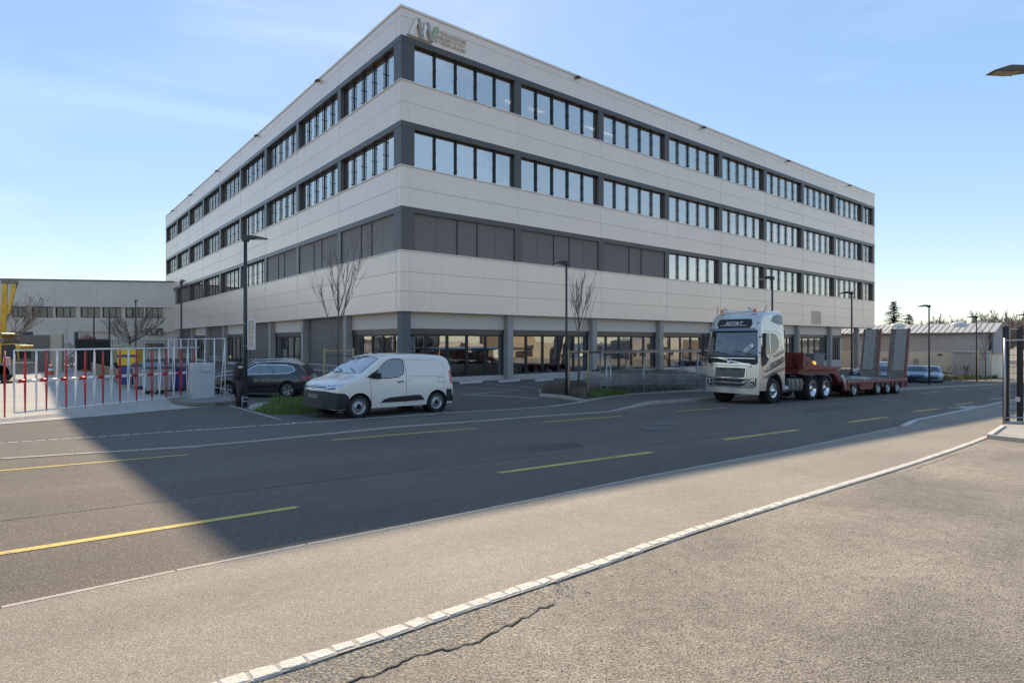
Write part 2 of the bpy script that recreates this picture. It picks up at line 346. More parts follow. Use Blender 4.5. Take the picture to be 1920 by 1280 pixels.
def text_mesh(s, size, shear=0, extr=.004):
    cu = bpy.data.curves.new('lettering', 'FONT'); cu.body = s; cu.size = size; cu.shear = shear; cu.extrude = extr; cu.align_x = 'CENTER'; cu.offset = size * .012
    ob = bpy.data.objects.new('tmp', cu); COL.objects.link(ob)
    bpy.context.view_layer.update(); dg = bpy.context.evaluated_depsgraph_get()
    me = bpy.data.meshes.new_from_object(ob.evaluated_get(dg)); bpy.data.objects.remove(ob); bpy.data.curves.remove(cu)
    return me

# ------------------------------------------------------------------ ground sheets
def sheet(name, poly, m, zoff=0.0, parent=None, kind='structure', world=True):
    P = [rl(p[0], p[1]) for p in poly]
    bm = bmesh.new(); bm.faces.new([bm.verts.new((a, b, 0)) for a, b in P])
    lo0, hi0 = min(p[0] for p in P), max(p[0] for p in P); lo1, hi1 = min(p[1] for p in P), max(p[1] for p in P)
    cuts = [(1, v) for v in (-15, 17, 19, 21, 23, 25)]
    if hi1 > 17: cuts += [(0, v) for v in list(range(-20, 112, 2)) + [-400, -80, 75, 900, 9]]
    else: cuts += [(0, -80), (0, 110), (0, 30), (0, 60)]
    if callable(zoff): cuts += [(0, v * .5) for v in range(int(lo0 * 2), int(hi0 * 2) + 1)]
    for ax, v in cuts:
        if (lo0, lo1)[ax] < v < (hi0, hi1)[ax]:
            co = [0, 0, 0]; no = [0, 0, 0]; co[ax] = v; no[ax] = 1
            bmesh.ops.bisect_plane(bm, geom=bm.verts[:] + bm.edges[:] + bm.faces[:], plane_co=co, plane_no=no)
    bmesh.ops.triangulate(bm, faces=bm.faces[:])
    for v in bm.verts:
        r, l = v.co.x, v.co.y; X, Y = xy(r, l); z = zoff(r, l) if callable(zoff) else zoff
        v.co = (X, Y, CZ - hh(r, l) + z)
    bmesh.ops.recalc_face_normals(bm, faces=bm.faces)
    for f in bm.faces:
        if f.normal.z < 0: f.normal_flip()
    me = bpy.data.meshes.new(name); bm.to_mesh(me); bm.free(); me.materials.append(m)
    o = link(name, me, parent)
    if kind and not parent: o['kind'] = kind
    return o
def pxs(pts): return [gp(*p) for p in pts]
def densify(pts, step):
    out = []
    for a, b in zip(pts, pts[1:]):
        a, b = Vector(a), Vector(b); n = max(1, int((b - a).length / step))
        out += [a.lerp(b, i / n) for i in range(n)]
    return out + [Vector(pts[-1])]
def smooth_line(pts, n=6):
    out = []
    for i in range(len(pts) - 1):
        p0, p1, p2, p3 = pts[max(0, i - 1)], pts[i], pts[i + 1], pts[min(len(pts) - 1, i + 2)]
        for k in range(n):
            t = k / n
            out.append(.5 * ((2 * p1) + (p2 - p0) * t + (2 * p0 - 5 * p1 + 4 * p2 - p3) * t * t + (3 * p1 - p0 - 3 * p2 + p3) * t ** 3))
    return out + [pts[-1]]
def resample(pts, step):
    L = [0]
    for a, b in zip(pts, pts[1:]): L.append(L[-1] + (b - a).length)
    out = []; s = 0; i = 0
    while s <= L[-1]:
        while i < len(L) - 2 and L[i + 1] < s: i += 1
        t = (s - L[i]) / max(1e-9, L[i + 1] - L[i]); out.append(pts[i].lerp(pts[i + 1], t)); s += step
    return out
def flat(p): return Vector((p[0], p[1], 0))
Nk = [flat(p) for p in pxs([(0, 1143), (340, 1071), (560, 1026), (746, 990), (1000, 938), (1220, 893), (1500, 840), (1690, 800)])]
Nk2 = [flat(p) for p in pxs([(1720, 786), (1880, 753), (1990, 731)])]
d0 = (Nk[1] - Nk[0]).normalized()
Nk = [Nk[0] - d0 * 9] + Nk + Nk2
Sk = [flat(p) for p in pxs([(440, 1279), (553, 1245), (636, 1217), (718, 1192), (794, 1166), (856, 1145), (945, 1116), (1060, 1078), (1150, 1047), (1290, 998), (1380, 970), (1560, 915), (1700, 872), (1800, 838), (1850, 819)])]
d1 = (Sk[1] - Sk[0]).normalized(); Sk = [Sk[0] - d1 * 4] + Sk
Sk = smooth_line(Sk, 4)
Bk = [flat(p) for p in pxs([(0, 862), (400, 836), (759, 800), (900, 790), (1025, 780), (1149, 771.7), (1220, 758.5), (1334, 750.5), (1700, 731), (1775, 727), (1875, 721.5), (1960, 717)])]
Bk = [Bk[0] - (Bk[1] - Bk[0]).normalized() * 12] + Bk
Ak = [flat(p) for p in pxs([(0, 832), (560, 794), (849, 774), (1000, 765), (1098, 756.5), (1145, 749.5), (1189, 744), (1330, 738.5), (1700, 720.5), (1790, 716), (1880, 712)])]
Ak = [Ak[0] - (Ak[1] - Ak[0]).normalized() * 12] + Ak
rB1 = rl(*gp(1149, 771.7).xy)[0]; rB2 = rl(*gp(1222, 758).xy)[0]
def rise(r, l): return .012 + .12 * max(0, min(1, (r - rB1) / (rB2 - rB1)))

big = [xy(-1600, -700), xy(1900, -700), xy(1900, 2200), xy(-1600, 2200)]
ground = sheet('ground', big, A_OLD, -.002)
road = sheet('road', Nk + list(reversed(Bk)), A_ROAD, .004)
pave = sheet('near_pavement', Nk + list(reversed(Sk + [Sk[-1] + Vector((6, 5, 0))])), A_PAVE, .008)
fpave = sheet('far_pavement', Bk + list(reversed(Ak)), A_PAVE2, rise)
lot = sheet('parking_lot', Ak + [flat(xy(135, 30)), flat(xy(135, 110)), flat(xy(-30, 110)), flat(xy(-60, 24))], A_LOT, .004)

# near kerb: a line of flat kerb stones standing a little proud of the road
def stones(line, width, step, hgt, m, parent, name='kerb_stone', joint=.012, side=1, jit=.0, maxn=300, zf=None):
    pts = resample(line, step); n = 0
    if jit: pts = [p.lerp(pts[min(i + 1, len(pts) - 1)], random.uniform(-.0, .28)) for i, p in enumerate(pts)]
    for a, b in zip(pts, pts[1:]):
        d = (b - a); L = d.length; d.normalize(); nn = Vector((-d.y, d.x, 0)) * side
        mb = MB(); j = lambda: random.uniform(-jit, jit)
        q = [a + d * (joint + j()) + nn * j(), b - d * (joint + j()) + nn * j(), b - d * (joint + j()) + nn * (width + j()), a + d * (joint + j()) + nn * (width + j())]
        zt = [gz(p.x, p.y) + (zf(*rl(p.x, p.y)) if zf else 0) + hgt + j() * .2 for p in q]
        ins = min(.012, width * .12)
        c = sum(q, Vector()) / 4
        q2 = [p + (c - p).normalized() * ins for p in q]
        vs = [(p.x, p.y, gz(p.x, p.y) - .1) for p in q] + [(p.x, p.y, z - .008) for p, z in zip(q, zt)] + [(p.x, p.y, z) for p, z in zip(q2, zt)]
        mb.add(vs, [(0, 1, 5, 4), (1, 2, 6, 5), (2, 3, 7, 6), (3, 0, 4, 7), (4, 5, 9, 8), (5, 6, 10, 9), (6, 7, 11, 10), (7, 4, 8, 11), (8, 9, 10, 11)])
        mb.build(name, m, parent); n += 1
        if n >= maxn: break
stones(Nk[:9], .045, 1.0, .011, KERB, pave, joint=.002, side=1)
mb = MB()   # mortar bed under the setts
S2 = resample(Sk, .3); 
for a, b in zip(S2, S2[1:]):
    d = (b - a).normalized(); nn = Vector((-d.y, d.x, 0))
    q = [a - nn * .062, b - nn * .062, b + nn * .045, a + nn * .045]
    mb.add([(p.x, p.y, gz(p.x, p.y) + .0125) for p in q], [(0, 1, 2, 3)])
mb.build('mortar_bed', MORTAR, pave)
stones([p + Vector((.03, -.045, 0)) for p in Sk], .098, .15, .019, SETT, pave, name='stone', joint=.004, jit=.010)
# far kerb: rises from flush to a full kerb
stones(Bk, .14, 1.0, .006, KERB, fpave, joint=.005, side=1, zf=rise)
# white line of small setts behind the far pavement
stones([p for p in Ak[:6]], .09, .22, .006, WHT, fpave, name='stone', joint=.02, side=1, zf=rise)
# paint
def dash(p0, p1, wpx, m, parent=road, name='lane_dash', off=.009, wd=.12):
    a, b = flat(gp(*p0)), flat(gp(*p1)); d = (b - a).normalized(); nn = Vector((-d.y, d.x, 0)) * wd / 2
    return sheet(name, [a - nn, b - nn, b + nn, a + nn], m, off, parent)
for p0, p1, wd in [((-160, 1064), (558, 951), .115), ((-140, 895), (354, 852.5), .10), ((935, 887), (1222, 848), .13), ((622, 825), (892, 803), .12), ((1018, 791.5), (1165, 780), .13),
                   ((1357, 824.5), (1496, 806), .14), ((1268, 771), (1362, 764.5), .13), ((1590, 791.5), (1665, 782), .15), ((1712, 772), (1760, 766), .15), ((1790, 759.5), (1826, 754.5), .15)]:
    dash(p0, p1, 0, YEL, wd=wd)
for p0, p1, wd in [((1730, 737), (1760, 734.5), .14), ((1790, 731.5), (1815, 730), .15), ((1856, 749), (1888, 745.5), .14), ((1652, 749.5), (1687, 751), .12), ((1667, 753), (1703, 754.5), .12), ((1840, 728), (1862, 726.5), .15)]:
    dash(p0, p1, 0, WHT, wd=wd)
dash((1692, 799), (1718, 787), 0, WHT, wd=.16); dash((1718, 787), (1882, 753), 0, WHT, wd=.13); dash((1882, 753), (1960, 737.5), 0, WHT, wd=.13)
for p0, p1 in [((1777, 764), (1800, 764.5)), ((1802, 765.5), (1816, 762)), ((1812, 765), (1829, 761.5))]: dash(p0, p1, 0, WHT, wd=.35, name='bicycle_symbol')
def lotline(p0, p1, wd, m=WHT): return dash(p0, p1, 0, m, parent=lot, name='bay_line', off=.010, wd=wd)
for p0, p1, wd in [((866, 739), (1009, 746.5), .12), ((870, 727), (978, 731), .08), ((885, 739), (978, 731), .07), ((912, 719.5), (1011, 727.5), .08), ((988, 717.5), (1092, 726), .08), ((1050, 714), (1140, 720), .08),
                   ((430, 760), (555, 794), .07), ((826, 771), (849, 774.3), .06)]: lotline(p0, p1, wd)
def seal(pts, wd=.03):
    L_ = densify([flat(gp(*q_)) for q_ in pts], .12); L_ = [p + Vector((random.uniform(-.015, .015), random.uniform(-.015, .015), 0)) for p in L_]; m_ = MB()
    for a, b in zip(L_, L_[1:]):
        n_ = Vector((-(b - a).y, (b - a).x, 0)).normalized() * wd * random.uniform(.35, .6)
        m_.add([(p.x, p.y, gz(p.x, p.y) + .0085) for p in (a - n_, b - n_, b + n_, a + n_)], [(0, 1, 2, 3)])
    m_.build('sealed_joint', mat('bitumen_seal', (.035, .03, .027), .6), road)
seal([(-60, 985), (420, 925), (800, 878)], .018); seal([(820, 876), (1300, 824), (1700, 775)], .018)
for pl in ([(980, 838), (1080, 829), (1095, 838), (990, 848)], [(1500, 768), (1580, 761), (1600, 766), (1515, 774)]):
    sheet('repair_patch', [flat(gp(*q_)) for q_ in pl], asphalt('patch_asphalt', (.04, .034, .03), (.13, .108, .09), sc1=130) if 'patch_asphalt' not in MATS else MATS['patch_asphalt'], .007, road)
# two round covers in the carriageway
for px, py, rr in ((1228, 804, .36), (1245, 795, .36)):
    c = gp(px, py); mb = MB(); rz_ = lambda x, y: gz(x, y)
    n = 28; vs = []
    for R_ in (rr, rr * .86, rr * .84):
        for k in range(n):
            t = 2 * math.pi * k / n; x_, y_ = c.x + R_ * math.cos(t), c.y + R_ * math.sin(t); vs.append((x_, y_, gz(x_, y_) + (.011 if R_ == rr else .012)))
    vs.append((c.x, c.y, c.z + .013))
    mb.add(vs, [(i * n + k, i * n + (k + 1) % n, (i + 1) * n + (k + 1) % n, (i + 1) * n + k) for i in range(2) for k in range(n)] + [(2 * n + k, 2 * n + (k + 1) % n, 3 * n) for k in range(n)])
    mb.build('manhole_cover', mat('cast_iron', (.13, .12, .12), .6, metal=.3, var=.3, vs=12, bump=.6, bs=30), road)
# concrete yard at the left
yard = sheet('concrete_yard', [flat(gp(-700, 830)), flat(gp(0, 795.5)), flat(gp(180, 781)), flat(gp(400, 762)), flat(gp(432, 757)), flat(gp(395, 725)), flat(gp(345, 712)), flat(gp(300, 690)), flat(gp(120, 676)), flat(gp(-700, 676))], CONC, .012)
# joint in the concrete
for p0, p1 in (((20, 741), (120, 731)), ((117, 731), (165, 730))): dash(p0, p1, 0, WHT, parent=yard, name='bay_line', off=.016, wd=.08)
# broken strip of old asphalt beside the setts, with its crack
cr = [flat(p) for p in pxs([(600, 1300), (666, 1277), (745, 1243), (838, 1216), (907, 1197), (959, 1169), (1000, 1149), (1040, 1132)])]
cr2 = []
for i, p in enumerate(densify(cr, .03)): cr2.append(p + Vector((random.uniform(-.011, .011), random.uniform(-.011, .011) + .02 * math.sin(i * .45) + .015 * math.sin(i * 1.3), 0)))
edge = [p for p in Sk if gp(560, 1279).x - .6 < p.x < gp(1060, 1100).x]
sheet('broken_edge', [p + Vector((.02, -.035, 0)) for p in edge] + list(reversed(cr2)), A_BROKEN, .002, ground)
mb = MB()
for i, (a, b) in enumerate(zip(cr2, cr2[1:])):
    wd = .001 + .0045 * abs(math.sin(i * .37)); nn = Vector((-(b - a).y, (b - a).x, 0)).normalized() * wd
    wd2 = Vector((-(b - a).y, (b - a).x, 0)).normalized() * (.001 + .0045 * abs(math.sin((i + 1) * .37)))
    mb.add([(p.x, p.y, gz(p.x, p.y) + .006) for p in (a - nn, b - wd2, b + wd2, a + nn)], [(0, 1, 2, 3)])
mb.build('crack', DARKLINE, ground)
def crackline(pix, wd):
    L_ = [p + Vector((random.uniform(-.02, .02), random.uniform(-.02, .02), 0)) for p in densify([flat(gp(*q)) for q in pix], .08)]
    m_ = MB()
    for i, (a, b) in enumerate(zip(L_, L_[1:])):
        n_ = Vector((-(b - a).y, (b - a).x, 0)).normalized() * wd * (.3 + .7 * abs(math.sin(i * .6)))
        m_.add([(p.x, p.y, gz(p.x, p.y) + .003) for p in (a - n_, b - n_, b + n_, a + n_)], [(0, 1, 2, 3)])
    m_.build('crack', DARKLINE, ground)
crackline([(1855, 843), (1800, 850), (1745, 868), (1700, 884)], .006); 
# loose stones
mb = MB()
def pebble(c, s):
    vs = [(c.x + s * random.uniform(.6, 1.2) * a, c.y + s * random.uniform(.6, 1.2) * b, c.z + s * .5 * e) for a, b, e in ((1, 0, 0), (.3, 1, 0), (-.9, .4, 0), (-.4, -.9, 0), (.6, -.7, 0), (0, 0, 1.1))]
    mb.add(vs, [(0, 1, 5), (1, 2, 5), (2, 3, 5), (3, 4, 5), (4, 0, 5)])
for i in range(1300):
    a = random.choice(edge); c = a + Vector((random.uniform(-.1, .1), 0, 0)) + Vector((.56, -.83, 0)) * random.uniform(.07, .30)
    c.z = gz(c.x, c.y) + .001; pebble(c, random.uniform(.003, .009))
for i in range(3500):
    Y = random.uniform(2.6, 9); k = random.uniform(-.3, .86); X = k * Y
    t = min(range(0, len(Sk), 3), key=lambda q: abs(Sk[q].x - X))
    if Y < Sk[t].y - .2: pebble(Vector((X, Y, gz(X, Y) + .0)), random.uniform(.0025, .007))
tag(mb.build('loose_stones', mat('pebble', (.30, .275, .24), .9, var=.3, vs=30)), 'scattered loose grit on the old asphalt in the foreground', 'gravel', kind='stuff')

# ------------------------------------------------------------------ office building
D = 30.0; PXM = D / F
Cx, Cy = (752 - 960) / F * D, D
ANG = math.atan2(Ry, Rx)
B = empty('office_building', (Cx, Cy, 0), ANG, 'large four storey office building clad in pale grey panels with ribbon windows', 'building')
zy = lambda y: CZ + (640 - y) * PXM
ZT, ZCAP, ZJ0, Z3T, Z3B, Z3S = zy(8.7), zy(13), zy(28.4), zy(64.5), zy(75.4), zy(147.5)
ZJ1, Z2T, Z2B, Z2S = zy(188.5), zy(224.8), zy(236), zy(307.7)
ZJ2, Z1T, Z1B, Z1S = zy(349.4), zy(385.2), zy(395.8), zy(467.6)
ZJ3, ZJ4, ZSO = zy(508.3), zy(544.6), zy(582)
ZG1, ZG2, ZG3 = zy(615), zy(626), zy(712.5)
BAY, CO, PH = 7.144, .53, .243
LR, LL = 61.1, 65.4
class Fac:
    """facade: s along it, d outward, z up (local to the building)"""
    def __init__(s, side): s.side = side
    def p(s, a, d, z): return (a, -d, z) if s.side == 'R' else (-d, a, z)
    def box(s, mb, a0, a1, d0, d1, z0, z1):
        if s.side == 'R': mb.box(a0, a1, -d1, -d0, z0, z1)
        else: mb.box(-d1, -d0, a0, a1, z0, z1)
FR, FL = Fac('R'), Fac('L')
floors = [(Z1S, Z1B, Z1T), (Z2S, Z2B, Z2T), (Z3S, Z3B, Z3T)]
rows = [(ZSO, ZJ4), (ZJ4, ZJ3), (ZJ3, Z1S), (Z1T, ZJ2), (ZJ2, Z2S), (Z2T, ZJ1), (ZJ1, Z3S), (Z3T, ZJ0), (ZJ0, ZCAP)]
G = .012
# core walls behind the panels (dark joints)
mb = MB()
for z0, z1 in ((ZSO, Z1S - .03), (Z1T + .01, Z2S - .03), (Z2T + .01, Z3S - .03), (Z3T + .01, ZCAP)):
    mb.box(.06, LR - .06, .06, .30, z0 + .01, z1); mb.box(.06, .30, .06, LL - .06, z0 + .01, z1)
    mb.box(.06, LR - .06, LL - .3, LL - .06, z0 + .01, z1); mb.box(LR - .3, LR - .06, .06, LL - .06, z0 + .01, z1)
mb.build('core_wall', JOINT, B)
mb = MB()
for z0, z1 in ((Z1S, Z1T), (Z2S, Z2T), (Z3S, Z3T)):
    mb.box(.3, LR - .06, LL - .3, LL - .06, z0 - .03, z1 + .01); mb.box(LR - .3, LR - .06, .4, LL - .3, z0 - .03, z1 + .01)
mb.build('rear_wall', PANEL, B)
mb = MB(); mb.box(.3, LR - .3, .3, LL - .3, ZCAP - .5, ZCAP - .3); mb.build('roof', mat('roof_gravel', (.3, .3, .29), .9), B)
mb = MB(); mb.box(.02, LR - .02, .02, LL - .02, ZSO - .03, ZSO + .01); mb.build('soffit', PANEL, B)
# floor slabs, ceilings and inner walls behind the glass
mb = MB()
for s_, b_, t_ in floors:
    mb.use(INTW).box(.5, LR - .5, .5, LL - .5, b_ + .12, b_ + .2)
    mb.use(INTF).box(.4, LR - .5, .4, LL - .5, s_ - .95, s_ - .85)
    mb.use(INTW).box(8, LR - 1, 7.5, 7.7, s_ - .85, b_ + .12); mb.box(7.5, 7.7, 7.5, LL - 1, s_ - .85, b_ + .12)
    for k in range(1, 8): mb.box(CO + BAY * k - .05, CO + BAY * k + .05, .45, 7.5, s_ - .85, b_ + .12) if k % 3 == 0 else None
mb.build('interior', INTW, B)
mb = MB()
for (u, w_) in [(8.9, 2.6), (10.9, 2.6), (16, 2.6), (18, 2.6), (16, 5), (9.4, 5), (24, 3)]:
    mb.box(u, u + 1.2, w_, w_ + .3, Z3B + .09, Z3B + .115)
mb.build('ceiling_light', LIT, B)
# panels
def panel(F_, a0, a1, z0, z1, parent=B):
    m_ = MB(); F_.box(m_, a0 + G * .5, a1 - G * .5, -.055, random.uniform(-.003, .003), z0 + G * .4, z1 - G * .4); m_.build('panel', PANEL, parent, bevel=.006)
for F_, Ltot in ((FR, LR), (FL, LL)):
    cuts = [0.0 if F_ is FR else .0] ; 
    cuts = [.0, CO] + [CO + BAY * n for n in range(1, 12) if CO + BAY * n < Ltot - .6]
    if F_ is FL: cuts.append(Ltot - CO) if Ltot - CO - cuts[-1] > 1 else None
    cuts.append(Ltot)
    for a0, a1 in zip(cuts, cuts[1:]):
        for z0, z1 in rows:
            if F_ is FL and a0 == 0: a0_ = .056
            else: a0_ = a0
            panel(F_, a0_, a1, z0, z1)
    # cover strips over the vertical joints
    for a in cuts[1:-1]:
        for z0, z1 in ((ZSO, Z1S - .05), (Z1T, Z2S - .05), (Z2T, Z3S - .05), (Z3T, ZCAP)):
            m_ = MB(); F_.box(m_, a - .035, a + .035, -.01, .012, z0 + .01, z1 - .01); m_.build('joint_strip', TRIM, B)
# cap, sills, lintel bands
for nm, z0, z1, ds, mt in [('coping', ZCAP, ZT, .05, TRIM)] + [('sill', s_ - .05, s_, .055, TRIM) for s_, b_, t_ in floors] + [('lintel_band', b_, t_, .012, DARK) for s_, b_, t_ in floors] + [('drip_edge', ZSO - .02, ZSO + .035, .02, TRIM)]:
    for F_, Ltot in ((FR, LR), (FL, LL)):
        m_ = MB(); F_.box(m_, (-ds if F_ is FR else .30 if nm != 'coping' else .35), Ltot, (-.30 if nm != 'coping' else -.35), ds, z0, z1)
        if F_ is FL: m_ = MB(); F_.box(m_, .0 if nm == 'drip_edge' else .0, Ltot, -.29, ds - .001, z0 + .001, z1 - .001)
        m_.build(nm, mt, B)
m_ = MB(); m_.box(.1, LR, .06, .09, ZCAP - .035, ZCAP - .005) 
# windows
pitch = (BAY - 2 * PH) / 5
REC = .22
def wf_mesh(Wd, Ht, F_):
    m_ = MB(); fw = .035; d0, d1 = -REC - .07, -REC
    F_.box(m_, 0, Wd, d0, d1, 0, fw); F_.box(m_, 0, Wd, d0, d1, Ht - fw * 1.6, Ht); F_.box(m_, 0, fw, d0, d1, fw, Ht - fw * 1.6); F_.box(m_, Wd - fw, Wd, d0, d1, fw, Ht - fw * 1.6)
    f2 = .022  # sash
    F_.box(m_, fw, Wd - fw, d0, d1 - .02, fw, fw + f2); F_.box(m_, fw, fw + f2, d0, d1 - .02, fw + f2, Ht - fw * 1.6); F_.box(m_, Wd - fw - f2, Wd - fw, d0, d1 - .02, fw + f2, Ht - fw * 1.6)
    return m_
def pane_mesh(Wd, Ht, F_):
    m_ = MB(); F_.box(m_, .05, Wd - .05, -REC - .05, -REC - .035, .05, Ht - .05); return m_
def rail_mesh(Ht, F_):
    m_ = MB(); F_.box(m_, -.014, .014, -.15, -.115, .0, Ht)
    for z in (.22, Ht * .5, Ht - .25): F_.box(m_, -.03, .03, -REC, -.07, z, z + .03)
    F_.box(m_, -.04, .04, -REC - .01, -REC + .012, 0, Ht)
    return m_
def blind_mesh(Wd, Ht, F_, two):
    m_ = MB(); n = int(Ht / .068)
    for i in range(n):
        z = Ht - (i + .5) * Ht / n
        a, b = (z - .036, z + .034)
        m_.add([F_.p(.012, -.13, b), F_.p(Wd - .012, -.13, b), F_.p(Wd - .012, -.075, a), F_.p(.012, -.075, a), F_.p(.012, -.14, b - .01), F_.p(Wd - .012, -.14, b - .01), F_.p(Wd - .012, -.085, a - .008), F_.p(.012, -.085, a - .008)],
               [(0, 1, 2, 3), (7, 6, 5, 4), (3, 2, 6, 7), (0, 4, 5, 1)])
    F_.box(m_, .0, Wd, -.14, -.07, 0, .04)
    return m_
cache = {}
def shared(key, fn, name, mt, loc):
    if key not in cache:
        o = fn().build(name, mt, B); cache[key] = o.data
    else: o = link(name, cache[key], B)
    o.location = loc; return o
for F_, Ltot in ((FR, LR), (FL, LL)):
    posts = [CO + BAY * n for n in range(1, 12) if CO + BAY * n < Ltot - 1.6]
    loc = (lambda a, z: (a, 0, z)) if F_ is FR else (lambda a, z: (0, a, z))
    for fi, (s_, b_, t_) in enumerate(floors):
        Ht = b_ - s_; m_ = MB()
        # corner post and far end post
        F_.box(m_, .0 if F_ is FR else .32, CO + PH, -.32, -.004, s_, b_); F_.box(m_, CO * .62, CO * .62 + .012, -.01, .0, s_, b_); m_.build('window_post', DARK, B)
        m_ = MB(); F_.box(m_, Ltot - CO, Ltot, -.32, -.004, s_, b_); m_.build('window_post', DARK, B)
        for a in posts: m_ = shared(('post', F_.side, fi), lambda: (lambda q: (F_.box(q, -PH, PH, -.32, -.004, 0, Ht), q)[1])(MB()), 'window_post', DARK, loc(a, s_))
        starts = [CO + PH] + [a + PH for a in posts]; ends = [a - PH for a in posts] + [Ltot - CO]
        for bi, (a0, a1) in enumerate(zip(starts, ends)):
            n = max(1, round((a1 - a0) / 1.33)); wd = (a1 - a0) / n
            closed = fi == 0 and bi < 3
            # back of the reveal
            for k in range(n):
                a = a0 + k * wd
                if closed:
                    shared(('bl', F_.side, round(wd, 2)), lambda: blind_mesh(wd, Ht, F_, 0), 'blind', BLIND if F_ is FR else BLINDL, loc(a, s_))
                else:
                    fr = shared(('wf', F_.side, fi, round(wd, 3)), lambda: wf_mesh(wd, Ht, F_), 'window', FRAME, loc(a, s_))
                    key = ('pn', F_.side, fi, round(wd, 3))
                    if key not in cache: p_ = pane_mesh(wd, Ht, F_).build('pane', GLASS, fr); cache[key] = p_.data
                    else: p_ = link('pane', cache[key], fr)
                    p_.rotation_euler = (random.uniform(-.002, .002), random.uniform(-.002, .002), random.uniform(-.004, .004))
                    if random.random() < .8:  # pale blinds added to brighten the glass; short ones mimic bright ceilings
                        kb = ('ib', F_.side, fi, round(wd, 3), random.choice((.33, .35, .35, .37, .6, .95) if fi else (.95, .95, .96, .6)))
                        if kb not in cache:
                            q = MB(); F_.box(q, .04, wd - .04, -REC - .10, -REC - .09, Ht * (1 - kb[4]), Ht - .05); p_ = q.build('added_pale_blind', INTW, fr); cache[kb] = p_.data
                        else: link('added_pale_blind', cache[kb], fr)
                if k and not closed: shared(('rail', F_.side, fi), lambda: rail_mesh(Ht, F_), 'guide_rail', FRAME, loc(a, s_))
                if k in (2, 3) and closed: m_ = MB(); F_.box(m_, a - .02, a + .02, -.10, -.05, s_, b_); m_.build('guide_rail', FRAME, B)
            if closed:
                m_ = MB(); F_.box(m_, a0, a1, -.30, -.28, s_, b_); m_.build('window_backing', FRAME, B)
# small lamps under the coping
for F_, pos in ((FR, (12.5, 26.5, 40.3, 54)), (FL, (10.8, 24, 37, 49.5, 60))):
    for a in pos:
        m_ = MB(); F_.box(m_, a - .12, a + .12, 0, .22, ZCAP - .10, ZCAP - .03); F_.box(m_, a - .16, a + .16, .08, .28, ZCAP - .16, ZCAP - .10); m_.build('eaves_lamp', mat('bronze_box', (.12, .085, .07), .6), B)
# ground floor: piers, upper beige panel, lintel, glazing, plinth
RG = .55
GFP = mat('ground_floor_panel', (.68, .60, .53), .55, var=.03)
def gfloor(F_, a_end, dark_bays):
    loc = (lambda a, z: (a, 0, z)) if F_ is FR else (lambda a, z: (0, a, z))
    piers = [BAY * n + .1 for n in range(1, 12) if BAY * n < a_end - 1]
    for a in piers:
        m_ = MB(); F_.box(m_, a - .21, a + .21, -.62, -.16, -3, ZSO - .03); F_.box(m_, a - .14, a + .14, -.17, -.15, zy(708), zy(704)); m_.build('pier', PIER, B, bevel=.01)
    E = [.05] + piers; E2 = piers + [a_end]
    for i, (a0, a1) in enumerate(zip(E, E2)):
        if F_ is FR and i == 8: continue
        x0, x1 = a0 + (.21 if i else .5), a1 - (.21 if a1 != a_end else 0)
        if i in dark_bays:
            m_ = MB(); n = 14
            for k in range(n):
                z0 = -2.6 + k * (ZSO + 2.57) / n; F_.box(m_, x0, x1, -RG - .1, -RG + (.0 if k % 2 else .004), z0 + .008, z0 + (ZSO + 2.57) / n)
            F_.box(m_, x0, x1, -RG - .2, -RG - .05, -3, ZSO - .03)
            m_.build('dark_wall', CLAD, B)
            m_ = MB()     # low white railing in front of it
            for z in (-.02, -.42): F_.box(m_, x0 + .3, x1 - .3, -RG + .06, -RG + .09, z, z + .03)
            for k in range(14):
                q = x0 + .4 + k * (x1 - x0 - .8) / 13; F_.box(m_, q, q + .02, -RG + .065, -RG + .085, -.42, 0)
            m_.build('railing', WHITEB, B)
            continue
        m_ = MB(); F_.box(m_, x0, x1, -RG - .1, -RG, ZG1 + .01, ZSO - .03); m_.build('upper_panel', GFP, B)
        m_ = MB(); F_.box(m_, x0, x1, -RG - .1, -RG + .03, ZG2, ZG1); m_.build('lintel', DARK, B)
        m_ = MB(); F_.box(m_, x0, x1, -RG - .2, -RG + .02, -4, ZG3); m_.build('plinth', PLINTH, B)
        n = 5; wd = (x1 - x0) / n; Ht = ZG2 - ZG3
        for k in range(n):
            key = ('gf', F_.side, round(wd, 2)); a = x0 + k * wd
            def mk():
                q = MB(); fw = .08
                F_.box(q, 0, wd, -RG - .12, -RG - .03, 0, fw); F_.box(q, 0, wd, -RG - .12, -RG - .03, Ht - fw, Ht); F_.box(q, 0, fw, -RG - .12, -RG - .03, fw, Ht - fw); F_.box(q, wd - fw, wd, -RG - .12, -RG - .03, fw, Ht - fw)
                return q
            fr = shared(key, mk, 'shop_window', FRAME, loc(a, ZG3))
            kp = key + ('p',)
            if kp not in cache:
                q = MB(); F_.box(q, .075, wd - .075, -RG - .09, -RG - .075, .075, Ht - .075); p_ = q.build('pane', GLASSG, fr); cache[kp] = p_.data
            else: p_ = link('pane', cache[kp], fr)
gfloor(FR, 53.4, ()); gfloor(FL, LL, (1, 3, 5, 7))
m_ = MB(); m_.box(.12, .62, .12, .62, -3, ZSO - .03); m_.build('corner_pier', mat('dark_pier', (.13, .135, .14), .6, var=.08), B, bevel=.01)
for a in (57, 60.6): m_ = MB(); m_.box(a - .22, a + .22, .16, .62, -4, ZSO - .03); m_.build('pier', PIER, B, bevel=.01)
m_ = MB(); m_.box(53.25, 53.45, RG, 12, -4, ZSO - .03); m_.build('end_wall', GFP, B)
